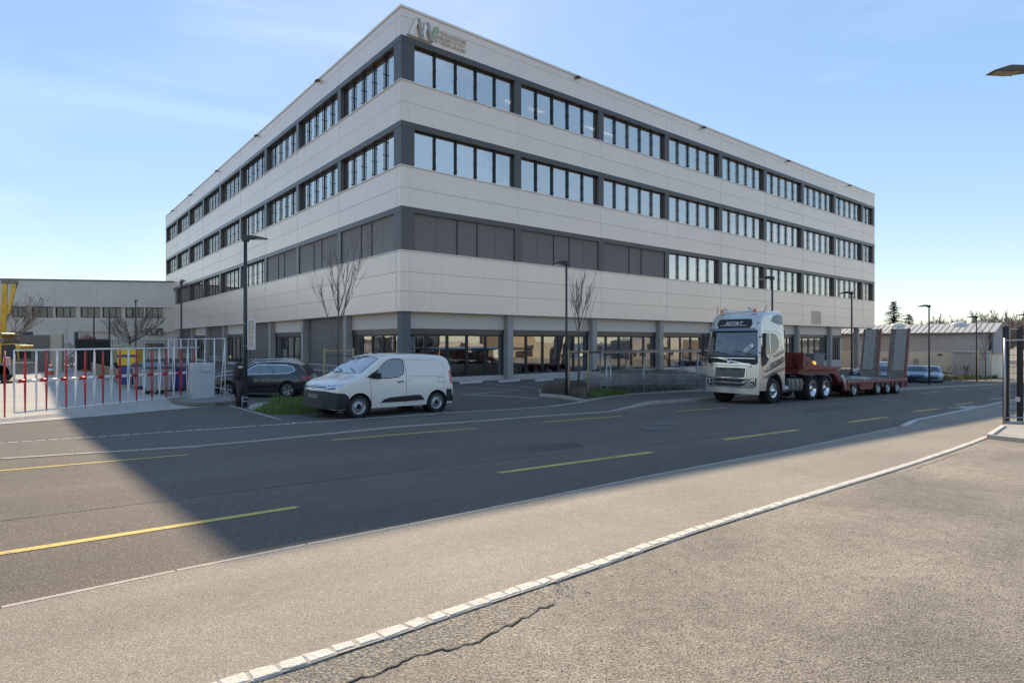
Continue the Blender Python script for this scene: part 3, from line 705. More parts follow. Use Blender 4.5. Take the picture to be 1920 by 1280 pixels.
m_ = MB(); m_.use(INTF).box(.8, 53, RG + .3, LL - 2, -1.2, -1.1); m_.use(mat('interior_dim', (.35, .34, .32), .9)).box(1.5, 53, 5.5, 5.7, -1.1, ZSO - .1); m_.box(5.5, 5.7, 5.5, LL - 1, -1.1, ZSO - .1)
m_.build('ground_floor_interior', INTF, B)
m_ = MB()
for a in (24.7, 25.6, 32, 39): m_.box(1.5, 1.7, a, a + .5, -.2, .1)
m_.build('indoor_lamp', mat('indoor_glow', (1, .8, .4), .5, emit=(1, .72, .3, 2.0)), B)
# louvre on the right facade
m_ = MB(); z0, z1 = zy(640) + 45 * 1.75 * PXM, zy(640)
t0, t1 = 45.2, 47.2
zl0, zl1 = CZ + 1.72, CZ + 3.0
m_.use(TRIM).box(t0, t1, -.03, 0, zl1, zl1 + .06).box(t0, t1, -.03, 0, zl0 - .06, zl0).box(t0 - .06, t0, -.03, 0, zl0 - .06, zl1 + .06).box(t1, t1 + .06, -.03, 0, zl0 - .06, zl1 + .06)
m_.use(BLINDL)
for k in range(10): z = zl0 + k * (zl1 - zl0) / 10; m_.add([(t0, -.005, z), (t1, -.005, z), (t1, -.03, z + .1), (t0, -.03, z + .1)], [(0, 1, 2, 3)])
m_.build('vent_louvre', TRIM, B)
# rooftop sign: folded letters, green stroke and three lines of small raised lettering
ES = mat('sign_face', (.80, .74, .66), .35, metal=.2); SG = mat('sign_green', (.32, .48, .25), .5); SB = mat('sign_sand', (.62, .53, .40), .5)
sgn = empty('rooftop_sign', (0, 0, 0), 0, None, None); sgn.parent = B; sgn.location = (.62, 0, Z3T + .10)
H_ = 1.0; Wm = 1.75
def stroke(a0, b0, a1, b1, wd, mt, nm='sign_letter'):
    q = MB(); q.prism([(a0, b0), (a0 + wd, b0), (a1 + wd, b1), (a1, b1)], -.13, -.03, 'y'); return q.build(nm, mt, sgn)
SD_ = mat('sign_side', (.38, .35, .32), .5)
for a0, b0, a1, b1, wd, mt in [(-.22, .0, .20, H_, .20, ES), (.46, .05, .22, H_ - .02, .20, SD_), (.50, .02, .74, H_ - .05, .18, ES), (1.02, .05, .76, H_ - .08, .18, SD_), (1.08, .25, 1.36, H_ - .1, .17, SG)]:
    stroke(a0, b0, a1, b1, wd, mt)
q = MB(); q.box(-.3, 1.15, -.10, -.05, -.05, .01); q.use(SD_); q.build('sign_rail', SD_, sgn)
q = MB()
for row in range(3):
    a = 1.35 + .1 * row * 0
    while a < 3.3:
        wl = random.choice((.07, .08, .09, .05)); z = .62 - row * .25
        q.box(a, a + .018, -.075, -.04, z, z + .17)
        zz = z + random.choice((0, .075, .15)); q.box(a, a + wl, -.074, -.041, zz, zz + .02)
        if random.random() < .5: q.box(a + wl - .018, a + wl, -.075, -.04, z, z + .17)
        a += wl + random.choice((.03, .03, .07))
# coarse frame of the small lettering
q.build('sign_lettering', SB, sgn)

# ------------------------------------------------------------------ vehicles
def catmull(P, n=7):
    P = [Vector((a, b)) for a, b in P]; out = []
    for i in range(len(P) - 1):
        p0, p1, p2, p3 = P[max(0, i - 1)], P[i], P[i + 1], P[min(len(P) - 1, i + 2)]
        for k in range(n):
            t = k / n; out.append(.5 * ((2 * p1) + (p2 - p0) * t + (2 * p0 - 5 * p1 + 4 * p2 - p3) * t * t + (3 * p1 - p0 - 3 * p2 + p3) * t ** 3))
    out.append(P[-1]); res = [out[0]]
    for q in out[1:]: res.append(Vector((max(q.x, res[-1].x + 1e-4), q.y)))
    return res
class Body:
    """lofted vehicle body: x runs from the nose (0) to the tail, y across, z up"""
    def __init__(s, prof, zb, W, tum, r=.12, crown=.03, bf=.12, br=.06, smoothp=True):
        s.P = catmull(prof) if smoothp else [Vector(p) for p in prof]
        s.L = s.P[-1].x; s.zb = zb; s.W = W; s.tum = tum; s.r = r; s.crown = crown; s.bf = bf; s.br = br
        s.zmaxi = max(range(len(s.P)), key=lambda i: s.P[i].y)
    def zt(s, x):
        P = s.P
        if x <= P[0].x: return P[0].y
        for a, b in zip(P, P[1:]):
            if x <= b.x: return a.y + (b.y - a.y) * (x - a.x) / (b.x - a.x)
        return P[-1].y
    def w(s, x, z): return s.W * interp(s.tum, z) * (1 - .035 * max(0, 1 - x / .9) ** 2 - .03 * max(0, 1 - (s.L - x) / .7) ** 2)
    def dx(s, x, y):
        q = (y / s.W) ** 2
        return x + s.bf * q * max(0, 1 - x / 1.3) ** 1.5 - s.br * q * max(0, 1 - (s.L - x) / 1.0) ** 1.5
    def section(s, x, zt):
        r = min(s.r, max(.002, (zt - s.zb) * .45)); zs = zt - r; pts = []
        for i in range(8):
            z = s.zb + (zs - s.zb) * i / 7; pts.append((s.w(x, z), z))
        we = s.w(x, zs)
        for i in range(1, 7):
            t = math.pi / 2 * i / 6; pts.append((we - r + r * math.cos(t), zs + r * math.sin(t)))
        for i in range(1, 7):
            y = (we - r) * (1 - i / 6); pts.append((y, zt + s.crown * (1 - (y / (we - r)) ** 2)))
        return pts
    def mesh(s, arches=(), ar=.36, name='body', m=None, parent=None):
        vs = []; fs = []; n = None
        for p in s.P:
            sec = s.section(p.x, p.y); full = [(-y, z) for y, z in sec] + [(y, z) for y, z in reversed(sec[:-1])]
            n = len(full)
            for y, z in full: vs.append((s.dx(p.x, y), y, z))
        N = len(s.P)
        for i in range(N - 1):
            for k in range(n - 1): fs.append((i * n + k, i * n + k + 1, (i + 1) * n + k + 1, (i + 1) * n + k))
            fs.append((i * n + n - 1, i * n, (i + 1) * n, (i + 1) * n + n - 1))
        fs += [tuple(range(n)), tuple(range((N - 1) * n, N * n))[::-1]]
        mb = MB(); mb.smooth = True; mb.add(vs, fs); o = mb.build(name, m, parent)
        if arches:
            c = MB()
            for ax in arches:
                for sg in (-1, 1):
                    pr = [(ax + ar * math.cos(t * math.pi / 14), s.zb - .25 if False else ar * math.sin(t * math.pi / 14)) for t in range(15)]
                    z0 = s.archz; pr = [(a, b + z0) for a, b in pr] + [(ax - ar, s.zb - .4), (ax + ar, s.zb - .4)]
                    c.prism(pr, sg * (s.W - .34), sg * (s.W + .3), 'y')
            co = c.build('cut', m)
            md = o.modifiers.new('b', 'BOOLEAN'); md.object = co; md.operation = 'DIFFERENCE'; md.solver = 'EXACT'
            bpy.context.view_layer.update(); dg = bpy.context.evaluated_depsgraph_get()
            me = bpy.data.meshes.new_from_object(o.evaluated_get(dg)); o.modifiers.clear(); o.data = me
            me.materials.clear(); me.materials.append(m)
            bpy.data.objects.remove(co)
        try: o.data.set_sharp_from_angle(angle=rad(38))
        except Exception: pass
        return o
    def side(s, sg):
        def f(x, z, off): 
            zt = s.zt(x); r = min(s.r, (zt - s.zb) * .45); zs = zt - r
            if z > zs: ww = s.w(x, zs) - r + math.sqrt(max(0, r * r - min(r, z - zs) ** 2))
            else: ww = s.w(x, z)
            return (s.dx(x, ww), sg * (ww + .004 + off), z)
        return f
    def top(s):
        def f(x, y, off):
            z = s.zt(x); we = s.w(x, z) - s.r; e = .02; sl = (s.zt(x + e) - s.zt(x - e)) / (2 * e); n = Vector((-sl, 0, 1)).normalized()
            zz = z + s.crown * (1 - (y / we) ** 2) if abs(y) < we else z - (s.r - math.sqrt(max(0, s.r ** 2 - (abs(y) - we) ** 2)))
            o = .006 + off; return (s.dx(x, y) + n.x * o, y, zz + n.z * o)
        return f
    def inv(s, z, rear=False):
        P = s.P
        if not rear:
            for a, b in zip(P, P[1:]):
                if a.y <= z <= b.y and b.y > a.y: return a.x + (b.x - a.x) * (z - a.y) / (b.y - a.y)
            return P[0].x
        for a, b in zip(reversed(P[:-1]), reversed(P[1:])):
            if b.y <= z <= a.y and a.y > b.y: return a.x + (b.x - a.x) * (a.y - z) / (a.y - b.y)
        return P[-1].x
    def front(s, rear=False):
        def f(y, z, off):
            we = s.w(.3, z) - s.r
            zz = z + (s.r - math.sqrt(max(0, s.r ** 2 - min(s.r * .995, abs(y) - we) ** 2)) if abs(y) > we else -s.crown * (1 - (y / we) ** 2))
            x = s.dx(s.inv(zz, rear), y); o = .006 + off
            return (x + o if rear else x - o, y, z)
        return f
def P_(name, poly, fn, m, parent, step=.1, th=.02):
    v, f = patch(poly, fn, step, th); mb = MB(); mb.smooth = False; mb.add(v, f); return mb.build(name, m, parent)
def ribbon(pts, wd):
    """thin polygon along a 2D polyline"""
    L_, R_ = [], []
    for i, p in enumerate(pts):
        a = Vector(pts[max(0, i - 1)]); b = Vector(pts[min(len(pts) - 1, i + 1)]); d = (b - a).normalized(); n = Vector((-d.y, d.x)) * wd / 2
        L_.append(tuple(Vector(p) + n)); R_.append(tuple(Vector(p) - n))
    return L_ + R_[::-1]
def ribbons(name, lines, wd, fn, m, parent, step=.12):
    mb = MB()
    for ln in lines:
        for a, b in zip(ln, ln[1:]):
            v, f = patch(ribbon([a, b], wd), fn, step, 0); mb.add(v, f)
    return mb.build(name, m, parent)
def wheel(parent, x, y, R_, wd, sg, style='steel', name='wheel'):
    """sg: +1 outer face towards +y"""
    wo = empty(name, (x, y, R_)); wo.parent = parent
    mb = MB(); r2 = R_ * (.66 if style != 'truck' else .56); h = wd / 2
    mb.lathe([(r2, -h * .9), (R_ * .93, -h), (R_ * .985, -h * .8), (R_, -h * .5), (R_, h * .5), (R_ * .985, h * .8), (R_ * .93, h), (R_ * .8, h * 1.02), (r2, h * .88), (r2, -h * .9)], 'y', n=36)
    for i in range(-2, 3): mb.lathe([(R_ * 1.004, i * h * .35 - .006), (R_ * 1.004, i * h * .35 + .006)], 'y', n=36) if False else None
    mb.build('tyre', RUBBER, wo)
    mb = MB(); o = sg
    if style == 'steel':
        mb.lathe([(r2, o * h * .9), (r2 * .93, o * h * .92), (r2 * .90, o * h * .55), (r2 * .62, o * h * .6), (r2 * .55, o * h * .8), (r2 * .30, o * h * .8), (.001, o * h * .85)], 'y', n=32); mb.build('rim', STEELW, wo)
        mb = MB()
        for k in range(15):
            t = 2 * math.pi * k / 15; c = Vector((math.cos(t) * r2 * .77, o * h * .585, math.sin(t) * r2 * .77)); mb.tube([c, c + Vector((0, o * .012, 0))], r2 * .055, 8)
        mb.lathe([(r2 * .33, o * h * .80), (r2 * .30, o * h * .93), (.001, o * h * .95)], 'y', n=20); mb.build('rim_hole', BLACK, wo)
    elif style == 'alloy':
        mb.lathe([(r2, o * h * .9), (r2 * .93, o * h * .95), (r2 * .90, o * h * .5), (r2 * .88, -o * h * .4)], 'y', n=36)
        for k in range(5):
            for dd in (-.16, .16):
                t = 2 * math.pi * k / 5; a = Vector((math.cos(t + dd * 1.6) * r2 * .14, o * h * .72, math.sin(t + dd * 1.6) * r2 * .14)); b = Vector((math.cos(t + dd) * r2 * .93, o * h * .9, math.sin(t + dd) * r2 * .93)); mb.beam(a, b, .028, .04, (0, 1, 0))
        mb.lathe([(r2 * .2, o * h * .8), (.001, o * h * .85)], 'y', n=16); mb.build('rim', STEELW, wo)
        q = MB(); q.lathe([(r2 * .88, o * h * .2), (.001, o * h * .2)], 'y', n=24); q.build('brake_disc', BLACK, wo)
    else:
        dn = style == 'truck_dished'
        if dn: mb.lathe([(r2, o * h * .9), (r2 * .93, o * h * .95), (r2 * .84, o * h * .2), (r2 * .80, o * h * .0), (r2 * .45, o * h * .0), (r2 * .42, o * h * .55), (r2 * .25, o * h * .62), (.001, o * h * .62)], 'y', n=36)
        else: mb.lathe([(r2, o * h * .9), (r2 * .92, o * h * .95), (r2 * .84, o * h * .45), (r2 * .6, o * h * .75), (r2 * .42, o * h * .8), (r2 * .38, o * h * 1.1), (.001, o * h * 1.15)], 'y', n=36)
        mb.build('rim', CHROME if parent.get('chromewheels') else STEELW, wo)
        q = MB()
        for k in range(10):
            t = 2 * math.pi * k / 10; rr = r2 * .58; c = Vector((math.cos(t) * rr, o * h * (.02 if dn else .75), math.sin(t) * rr)); q.tube([c, c + Vector((0, o * .035, 0))], .016, 6)
        q.build('wheel_nut', STEELW, wo)
    return wo
def place_on_ground(e, pf, pr, xf, xr):
    """orient e so that its +x axis runs from pf (local x=xf) to pr (local x=xr)"""
    pf, pr = Vector(pf), Vector(pr); ax = (pr - pf).normalized(); up = Vector((0, 0, 1)); ay = up.cross(ax).normalized(); az_ = ax.cross(ay)
    M = Matrix((ax, ay, az_)).transposed().to_4x4(); org = pf - ax * xf; M.translation = org
    e.rotation_euler = M.to_euler(); e.location = org
# ---- white panel van
van = empty('white_van', label='clean white panel van with black bumpers parked in the front bay', cat='van')
vb = Body([(0, .27), (.0, .50), (.01, .72), (.05, .92), (.14, 1.02), (.35, 1.11), (.62, 1.18), (.86, 1.25), (1.0, 1.32), (1.3, 1.53), (1.6, 1.73), (1.82, 1.83), (2.2, 1.885), (3.0, 1.90), (3.8, 1.88), (4.12, 1.82), (4.26, 1.66), (4.33, 1.3), (4.385, .9), (4.40, .6), (4.40, .33)],
          .27, .925, [(.25, .95), (.5, 1.0), (.95, 1.0), (1.2, .975), (1.85, .86)], r=.13, crown=.035, bf=.20, br=.05)
vb.archz = .36
vb.mesh((.90, 3.685), .385, 'body', VANW, van)
S1 = vb.side(-1)
for sg in (-1, 1):
    S = vb.side(sg)
    P_('side_window', [(1.42, 1.19), (1.9, 1.19), (2.2, 1.22), (2.36, 1.30), (2.40, 1.44), (2.39, 1.69), (2.32, 1.73), (2.05, 1.725), (1.85, 1.66), (1.6, 1.47)], S, CARGLASS, van, .12, .004)
    P_('window_back', [(1.42, 1.19), (1.9, 1.19), (2.2, 1.22), (2.36, 1.30), (2.40, 1.44), (2.39, 1.69), (2.32, 1.73), (2.05, 1.725), (1.85, 1.66), (1.6, 1.47)], lambda a, b, o, S=S: S(a, b, o - .001), mat('cabin_dark', (.05, .05, .055), .6), van, .12, .0)
    P_('quarter_trim', [(1.12, 1.20), (1.40, 1.14), (1.41, 1.19), (1.58, 1.47)], S, BLACK, van, .1, .01)
    ribbons('window_seal', [[(1.40, 1.17), (1.9, 1.165), (2.21, 1.195), (2.385, 1.285), (2.42, 1.44), (2.41, 1.70), (2.33, 1.745), (2.04, 1.745), (1.83, 1.68), (1.58, 1.48)]], .03, S, BLACK, van)
    P_('rub_strip', [(1.60, .42), (1.72, .52), (1.95, .57), (2.9, .61), (3.02, .60), (3.16, .47), (3.15, .44), (2.47, .42)], lambda a, b, o, S=S: S(a, b, o + .02), BLACK, van, .15, .03)
    ribbons('door_seam', [[(1.30, .34), (1.27, .7), (1.23, 1.15)], [(2.47, .33), (2.50, .8), (2.50, 1.3), (2.47, 1.74)], [(2.62, 1.1), (2.62, 1.0)], [(4.02, 1.0), (3.72, 1.0)], [(3.72, 1.0), (3.70, 1.15), (4.0, 1.16), (4.02, 1.0)]], .012, S, mat('seam_grey', (.14, .135, .13), .8), van)
    P_('panel_recess', [(2.66, 1.20), (3.9, 1.20), (4.03, 1.38), (3.93, 1.62), (3.8, 1.70), (2.66, 1.71)], lambda a, b, o, S=S: S(a, b, o - .002), VANW, van, .2, .0)
    ribbons('panel_crease', [[(2.66, 1.2), (3.9, 1.2), (4.03, 1.38), (3.93, 1.62), (3.8, 1.71), (2.66, 1.72)]], .018, S, mat('van_crease', (.52, .51, .49), .5), van)
    P_('front_bumper_side', [(.02, .28), (.50, .28), (.50, .50), (.44, .66), (.30, .74), (.02, .76)], lambda a, b, o, S=S: S(a, b, o + .012), BLACK, van, .08, .02)
    P_('rear_bumper_side', [(4.10, .34), (4.40, .34), (4.40, .74), (4.09, .76)], lambda a, b, o, S=S: S(a, b, o + .02), BLACK, van, .08, .03)
    P_('tail_lamp', [(4.27, .95), (4.35, .95), (4.29, 1.38), (4.22, 1.38)], lambda a, b, o, S=S: S(a, b, o + .01), REDL, van, .08, .02)
    h = MB(); p = S(2.24, 1.03, .03); h.beam((2.16, p[1], 1.04), (2.38, p[1], 1.055), .03, .03); h.build('door_handle', BLACK, van)
    m = MB(); p = S(1.38, 1.2, .12); m.obox((1.42, p[1] + sg * .02, 1.24), (.10, 0, 0), (0, .20, 0), (0, 0, .20)); m.build('door_mirror', BLACK, van, bevel=.03)
    P_('headlamp', [(sg * .50, .865), (sg * .80, .90), (sg * .88, 1.0), (sg * .56, .985)], vb.front(), HEADL, van, .06, .01)
    P_('headlamp_side', [(.10, .90), (.42, 1.00), (.44, 1.045), (.16, 1.0)], lambda a, b, o, S=S: S(a, b, o + .006), HEADL, van, .05, .01)
    P_('headlamp_trim', [(sg * .47, .85), (sg * .84, .875), (sg * .84, .90), (sg * .48, .88)], lambda a, b, o: vb.front()(a, b, o + .006), BLACK, van, .06, .01)
    # arch liners
    for ax in (.90, 3.685):
        q = MB(); q.lathe([(.378, -.32), (.378, .0), (.02, -.30)], 'y', (ax, sg * (vb.W - .012), .36) if sg > 0 else (ax, -(vb.W - .30), .36), n=30); q.build('arch_liner', BLACK, van)
    for ax in (.90, 3.685): wheel(van, ax, sg * (vb.W - .125), .335, .215, sg, 'steel')
FRV = vb.front()
P_('front_bumper', [(-.93, .29), (.93, .29), (.93, .76), (.5, .80), (-.5, .80), (-.93, .76)], lambda a, b, o: FRV(a, b, o + .012), BLACK, van, .1, .02)
P_('number_plate_recess', [(-.27, .58), (.27, .58), (.27, .70), (-.27, .70)], lambda a, b, o: FRV(a, b, o + .03), mat('plate_grey', (.14, .14, .14), .5), van, .1, .01)
for i in range(5): P_('grille_bar', [(-.52, .33 + i * .045), (.52, .33 + i * .045), (.54, .35 + i * .045), (-.54, .35 + i * .045)], lambda a, b, o: FRV(a, b, o + .028), mat('grille_grey', (.05, .05, .052), .4), van, .1, .01)
for z in (.875, .94): ribbons('chrome_bar', [[(-.78, z + .05), (-.5, z), (-.12, z - .01), (0, z + .045), (.12, z - .01), (.5, z), (.78, z + .05)]], .022, lambda a, b, o: FRV(a, b, o + .014), CHROME, van)
P_('upper_grille', [(-.52, .855), (.52, .855), (.52, .96), (-.52, .96)], FRV, BLACK, van, .06, .005)
WS = [(1.00, -.80), (1.02, -.70), (.93, -.4), (.90, 0), (.93, .4), (1.02, .70), (1.00, .80), (1.66, .70), (1.73, 0), (1.66, -.70)]
P_('windscreen_back', WS, lambda a, b, o: vb.top()(a, b, o - .002), mat('cabin_dark', (.05, .05, .055), .6), van, .08, 0)
P_('windscreen', [(.98, -.78), (.93, -.4), (.91, 0), (.93, .4), (.98, .78), (1.64, .68), (1.70, 0), (1.64, -.68)], lambda a, b, o: vb.top()(a, b, o + .006), glassmat('windscreen_glass', (.2, .2, .2), .4), van, .08, .003)
ribbons('hood_seam', [[(.16, -.70), (.5, -.80), (.9, -.84)], [(.16, .70), (.5, .80), (.9, .84)]], .012, vb.top(), mat('seam_grey', (.14, .135, .13), .8), van)
ribbons('wiper', [[(.97, -.55), (1.12, -.1)], [(.97, .1), (1.12, .6)]], .02, lambda a, b, o: vb.top()(a, b, o + .02), BLACK, van)
q = MB(); q.tube([(1.95, .0, 1.88), (2.02, .0, 1.92), (2.14, 0, 2.06)], [.02, .012, .006], 6); q.build('antenna', BLACK, van)
pf, pr = gp(668, 784), gp(820, 772)
ax_ = (pr - pf).normalized(); vk = (pr - pf).length / 2.785 * .96; pf = pf + ax_ * .09; van.scale = (vk, vk, min(vk, 1.03)); lat = Vector((-ax_.y, ax_.x, 0)) * (vb.W - .02) * vk
place_on_ground(van, pf + lat, pf + lat + ax_ * 2.785 * vk, .90 * vk, 3.685 * vk)

# ---- generic cars
def make_car(name, label, prof, W, zb, wx, R_, paint, winpoly, cat='car', suv=True, group=None):
    e = empty(name, label=label, cat=cat, group=group)
    b = Body(prof, zb, W, [(zb, .93), (zb + .25, 1.0), (.85, 1.0), (1.0, .97), (1.7, .76)], r=.13, crown=.035, bf=.22, br=.12)
    b.archz = R_ + .01; b.mesh(wx, R_ + .06, 'body', paint, e)
    for sg in (-1, 1):
        S = b.side(sg)
        P_('side_window', winpoly, S, CARGLASS, e, .12, .003)
        P_('window_back', winpoly, lambda a, c, o, S=S: S(a, c, o - .002), mat('cabin_dark', (.05, .05, .055), .6), e, .12, 0)
        ribbons('window_trim', [winpoly + [winpoly[0]]], .022, lambda a, c, o, S=S: S(a, c, o + .004), CHROME, e)
        ribbons('door_seam', [[(wx[0] + .62, .35), (wx[0] + .6, .95)], [(wx[0] + 1.5, .32), (wx[0] + 1.52, 1.45)]], .012, S, mat('seam_black', (.01, .01, .01), .8), e)
        P_('sill_trim', [(wx[0] + .42, zb + .02), (wx[1] - .42, zb + .02), (wx[1] - .44, zb + .10), (wx[0] + .44, zb + .10)], lambda a, c, o, S=S: S(a, c, o + .006), BLACK, e, .3, .01)
        ribbons('sill_strip', [[(wx[0] + .45, zb + .13), (wx[1] - .45, zb + .15)]], .02, lambda a, c, o, S=S: S(a, c, o + .008), CHROME, e)
        P_('tail_lamp', [(b.L - .33, .92), (b.L - .07, .90), (b.L - .10, 1.03), (b.L - .32, 1.02)], lambda a, c, o, S=S: S(a, c, o + .006), REDL, e, .06, .01)
        P_('headlamp', [(sg * .52, .70), (sg * .85, .72), (sg * .84, .83), (sg * .55, .80)], b.front(), HEADL, e, .06, .01)
        P_('rear_lamp', [(sg * .50, .88), (sg * .84, .88), (sg * .84, 1.0), (sg * .50, .98)], b.front(True), REDL, e, .06, .01)
        for ax in wx:
            q = MB(); q.lathe([(R_ + .05, -.30), (R_ + .05, .0), (.02, -.30)] if True else [], 'y', (ax, sg * W - (.012 if sg > 0 else -.30), R_), n=26); q.build('arch_liner', BLACK, e)
            wheel(e, ax, sg * (W - .125), R_, .22, sg, 'alloy')
            if suv: ribbons('arch_trim', [[(ax + (R_ + .085) * math.cos(t * math.pi / 12), R_ + .01 + (R_ + .085) * math.sin(t * math.pi / 12)) for t in range(13)]], .06, lambda a, c, o, S=S: S(a, max(c, zb + .02), o + .006), BLACK, e)
        q = MB(); p = S(wx[0] + .72, 1.0, .1); q.obox((wx[0] + .72, p[1], 1.02), (.14, 0, 0), (0, .18, 0), (0, 0, .13)); q.build('door_mirror', paint, e, bevel=.025)
        for hx in (wx[0] + 1.38, wx[0] + 2.3): q = MB(); p = S(hx, .93, .03); q.beam((hx - .1, p[1], .93), (hx + .1, p[1], .935), .025, .03); q.build('door_handle', paint, e)
        if suv:
            q = MB(); zz = b.zt(wx[0] + 1.2); xs = [wx[0] + .7, wx[0] + 1.2, wx[0] + 2.6, wx[0] + 2.95]
            q.tube([(x, sg * (W * .76 - .06), b.zt(x) + (.0 if i in (0, 3) else .05)) for i, x in enumerate(xs)], .016, 6); q.build('roof_rail', CHROME, e)
    T = b.top(); i0 = next(i for i, p in enumerate(prof) if p[1] > 1.0); xa, xb_ = prof[i0][0] - .02, prof[i0 + 2][0]
    P_('windscreen', [(xa + .02, -.66), (xa - .06, 0), (xa + .02, .66), (xb_, .56), (xb_, -.56)], lambda a, c, o: T(a, c, o + .004), MATS.get('car_screen') or glassmat('car_screen', (.2, .2, .2), .12, rise_=.3), e, .1, .004)
    P_('windscreen_back', [(xa + .02, -.66), (xa - .06, 0), (xa + .02, .66), (xb_, .56), (xb_, -.56)], lambda a, c, o: T(a, c, o - .003), mat('cabin_dark', (.05, .05, .055), .6), e, .1, 0)
    zt_ = max(p[1] for p in prof)
    P_('rear_screen', [(-.60, 1.08), (.60, 1.08), (.52, zt_ - .15), (-.52, zt_ - .15)], b.front(True), BLACK, e, .1, .008)
    P_('grille', [(-.48, .42), (.48, .42), (.52, .72), (-.52, .72)], b.front(), BLACK, e, .1, .01)
    P_('lower_bumper', [(-W * .92, zb), (W * .92, zb), (W * .92, zb + .14), (-W * .92, zb + .14)], lambda a, c, o: b.front()(a, max(c, zb + .02), o + .004), BLACK, e, .1, .01)
    P_('rear_plate', [(-.27, .62), (.27, .62), (.27, .74), (-.27, .74)], b.front(True), WHITEB, e, .2, .01)
    return e
suvp = [(0, .30), (.0, .55), (.02, .75), (.10, .88), (.35, .97), (.8, 1.03), (1.2, 1.08), (1.36, 1.13), (1.75, 1.40), (2.05, 1.56), (2.5, 1.64), (3.2, 1.655), (3.8, 1.62), (4.15, 1.53), (4.42, 1.28), (4.60, 1.05), (4.68, .85), (4.73, .6), (4.73, .34)]
suvw = [(1.62, 1.06), (3.75, 1.13), (4.05, 1.27), (3.92, 1.44), (3.6, 1.52), (2.3, 1.53), (1.98, 1.38)]
suv = make_car('dark_suv', 'dark navy estate suv with chrome window line parked behind the lamp post', suvp, .92, .24, (.93, 3.72), .35, NAVY, suvw)
pr = atx(538.5, 26.0); suv.scale = (.94, .94, .94)
hd = Vector((-1, -.03, 0)).normalized()
def seat(car, p_near_rear, hd, wx, W, side=1):
    lat = Vector((-(-hd).y, (-hd).x, 0)) * W * side
    a = p_near_rear + lat; b_ = a + hd * (wx[1] - wx[0]) * car.scale[0]; a.z = gz(a.x, a.y); b_.z = gz(b_.x, b_.y)
    k_ = car.scale[0]; place_on_ground(car, b_, a, wx[0] * k_, wx[1] * k_)
seat(suv, pr, hd, (.93, 3.72), .88)
suv2 = copy_thing(suv, 'second dark suv mostly hidden behind the barrier cabinet and the navy suv')
a = suv.location + Vector((-1.25, 3.0, 0)); suv2.location = (a.x, a.y, gz(a.x, a.y) + .03)
# parked cars beyond the low loader
hatch = [(0, .28), (0, .5), (.03, .66), (.15, .76), (.45, .86), (.85, .93), (1.05, .98), (1.2, 1.05), (1.6, 1.28), (1.95, 1.42), (2.4, 1.47), (3.0, 1.45), (3.5, 1.36), (3.8, 1.12), (3.98, .98), (4.05, .7), (4.08, .34)]
hatw = [(1.5, .99), (3.3, 1.02), (3.55, 1.13), (3.3, 1.29), (2.4, 1.34), (1.95, 1.28)]
CB = mat('car_blue', (.03, .08, .14), .25, metal=.4, coat=1); CS = mat('car_ice', (.20, .23, .26), .25, metal=.4, coat=1); CD = mat('car_petrol', (.03, .045, .06), .25, metal=.4, coat=1)
GRP = 'cars parked beyond the low loader'
cars = []
for nm, lb, paint, pxx, Yc, rz in (('parked_car', 'pale silver hatchback parked to the left of the raised ramps', CS, 1592, 50, -.35), ('parked_car', 'grey blue hatchback seen from behind between the two ramps', CD, 1659, 46, 1.0),
                                   ('parked_car', 'mid blue hatchback parked just right of the nearer ramp', CB, 1719, 50, .98), ('parked_car', 'ice blue saloon parked behind the street lamp, right of the blue hatchback', CS, 1745, 50.5, .98)):
    c = make_car(nm, lb, hatch, .88, .2, (.8, 3.35), .31, paint, hatw, suv=False, group=GRP)
    p = atx(pxx, Yc); c.location = p; c.rotation_euler = (0, 0, rz); cars.append(c)

# ---- truck and low loader
TD = Vector((Rx, Ry, 0)); tf = gp(1448.5, 756)
def axis_point(t): 
    p = tf + TD * t; p.z = gz(p.x, p.y); return p
LATT = Vector((-Ry, Rx, 0)) * 1.17
truck = empty('silver_tractor_unit', label='silver heavy truck with black windscreen band parked at the far kerb', cat='truck'); truck['chromewheels'] = 1
cab = Body([(0, .38), (0, .8), (.01, 1.4), (.03, 1.9), (.07, 2.1), (.16, 2.6), (.27, 3.1), (.34, 3.35), (.48, 3.62), (.75, 3.76), (1.3, 3.84), (1.9, 3.86), (2.28, 3.84), (2.33, 3.6), (2.34, 2.5), (2.34, 1.2)], .55, 1.24, [(.5, 1.0), (1.5, 1.0), (2.2, .985), (3.2, .93), (3.8, .86)], r=.16, crown=.03, bf=.20, br=.0)
cab.archz = .56; cab.mesh((1.38,), .66, 'cab', SILVER, truck)
FC = cab.front(); FC1 = lambda a, b, o: FC(a, b, o + .015)
TG = glassmat('truck_glass', (.16, .18, .19), .2, gtint=(.85, .85, .85), rise_=.3)
P_('windscreen', [(-1.10, 2.02), (1.10, 2.02), (1.06, 2.55), (1.0, 2.98), (-1.0, 2.98), (-1.06, 2.55)], FC1, TG, truck, .12, .004)
P_('windscreen_back', [(-1.12, 1.98), (1.12, 1.98), (1.08, 2.55), (1.02, 3.0), (-1.02, 3.0), (-1.08, 2.55)], FC, mat('cabin_blue_grey', (.055, .065, .08), .7), truck, .12, 0)
P_('sun_visor', [(-1.06, 2.99), (1.06, 2.99), (1.0, 3.10), (-1.0, 3.10)], lambda a, b, o: FC(a, b, o + .16), mat('visor_tint', (.16, .19, .23), .15, coat=1), truck, .12, .03)
P_('roof_sign_board', [(-.72, 3.12), (.72, 3.12), (.80, 3.30), (.72, 3.50), (-.72, 3.50), (-.80, 3.30)], FC1, BLACK, truck, .1, .02)
P_('black_band', [(-1.14, 1.66), (1.14, 1.66), (1.14, 1.97), (-1.14, 1.97)], FC, BLACK, truck, .12, .0)
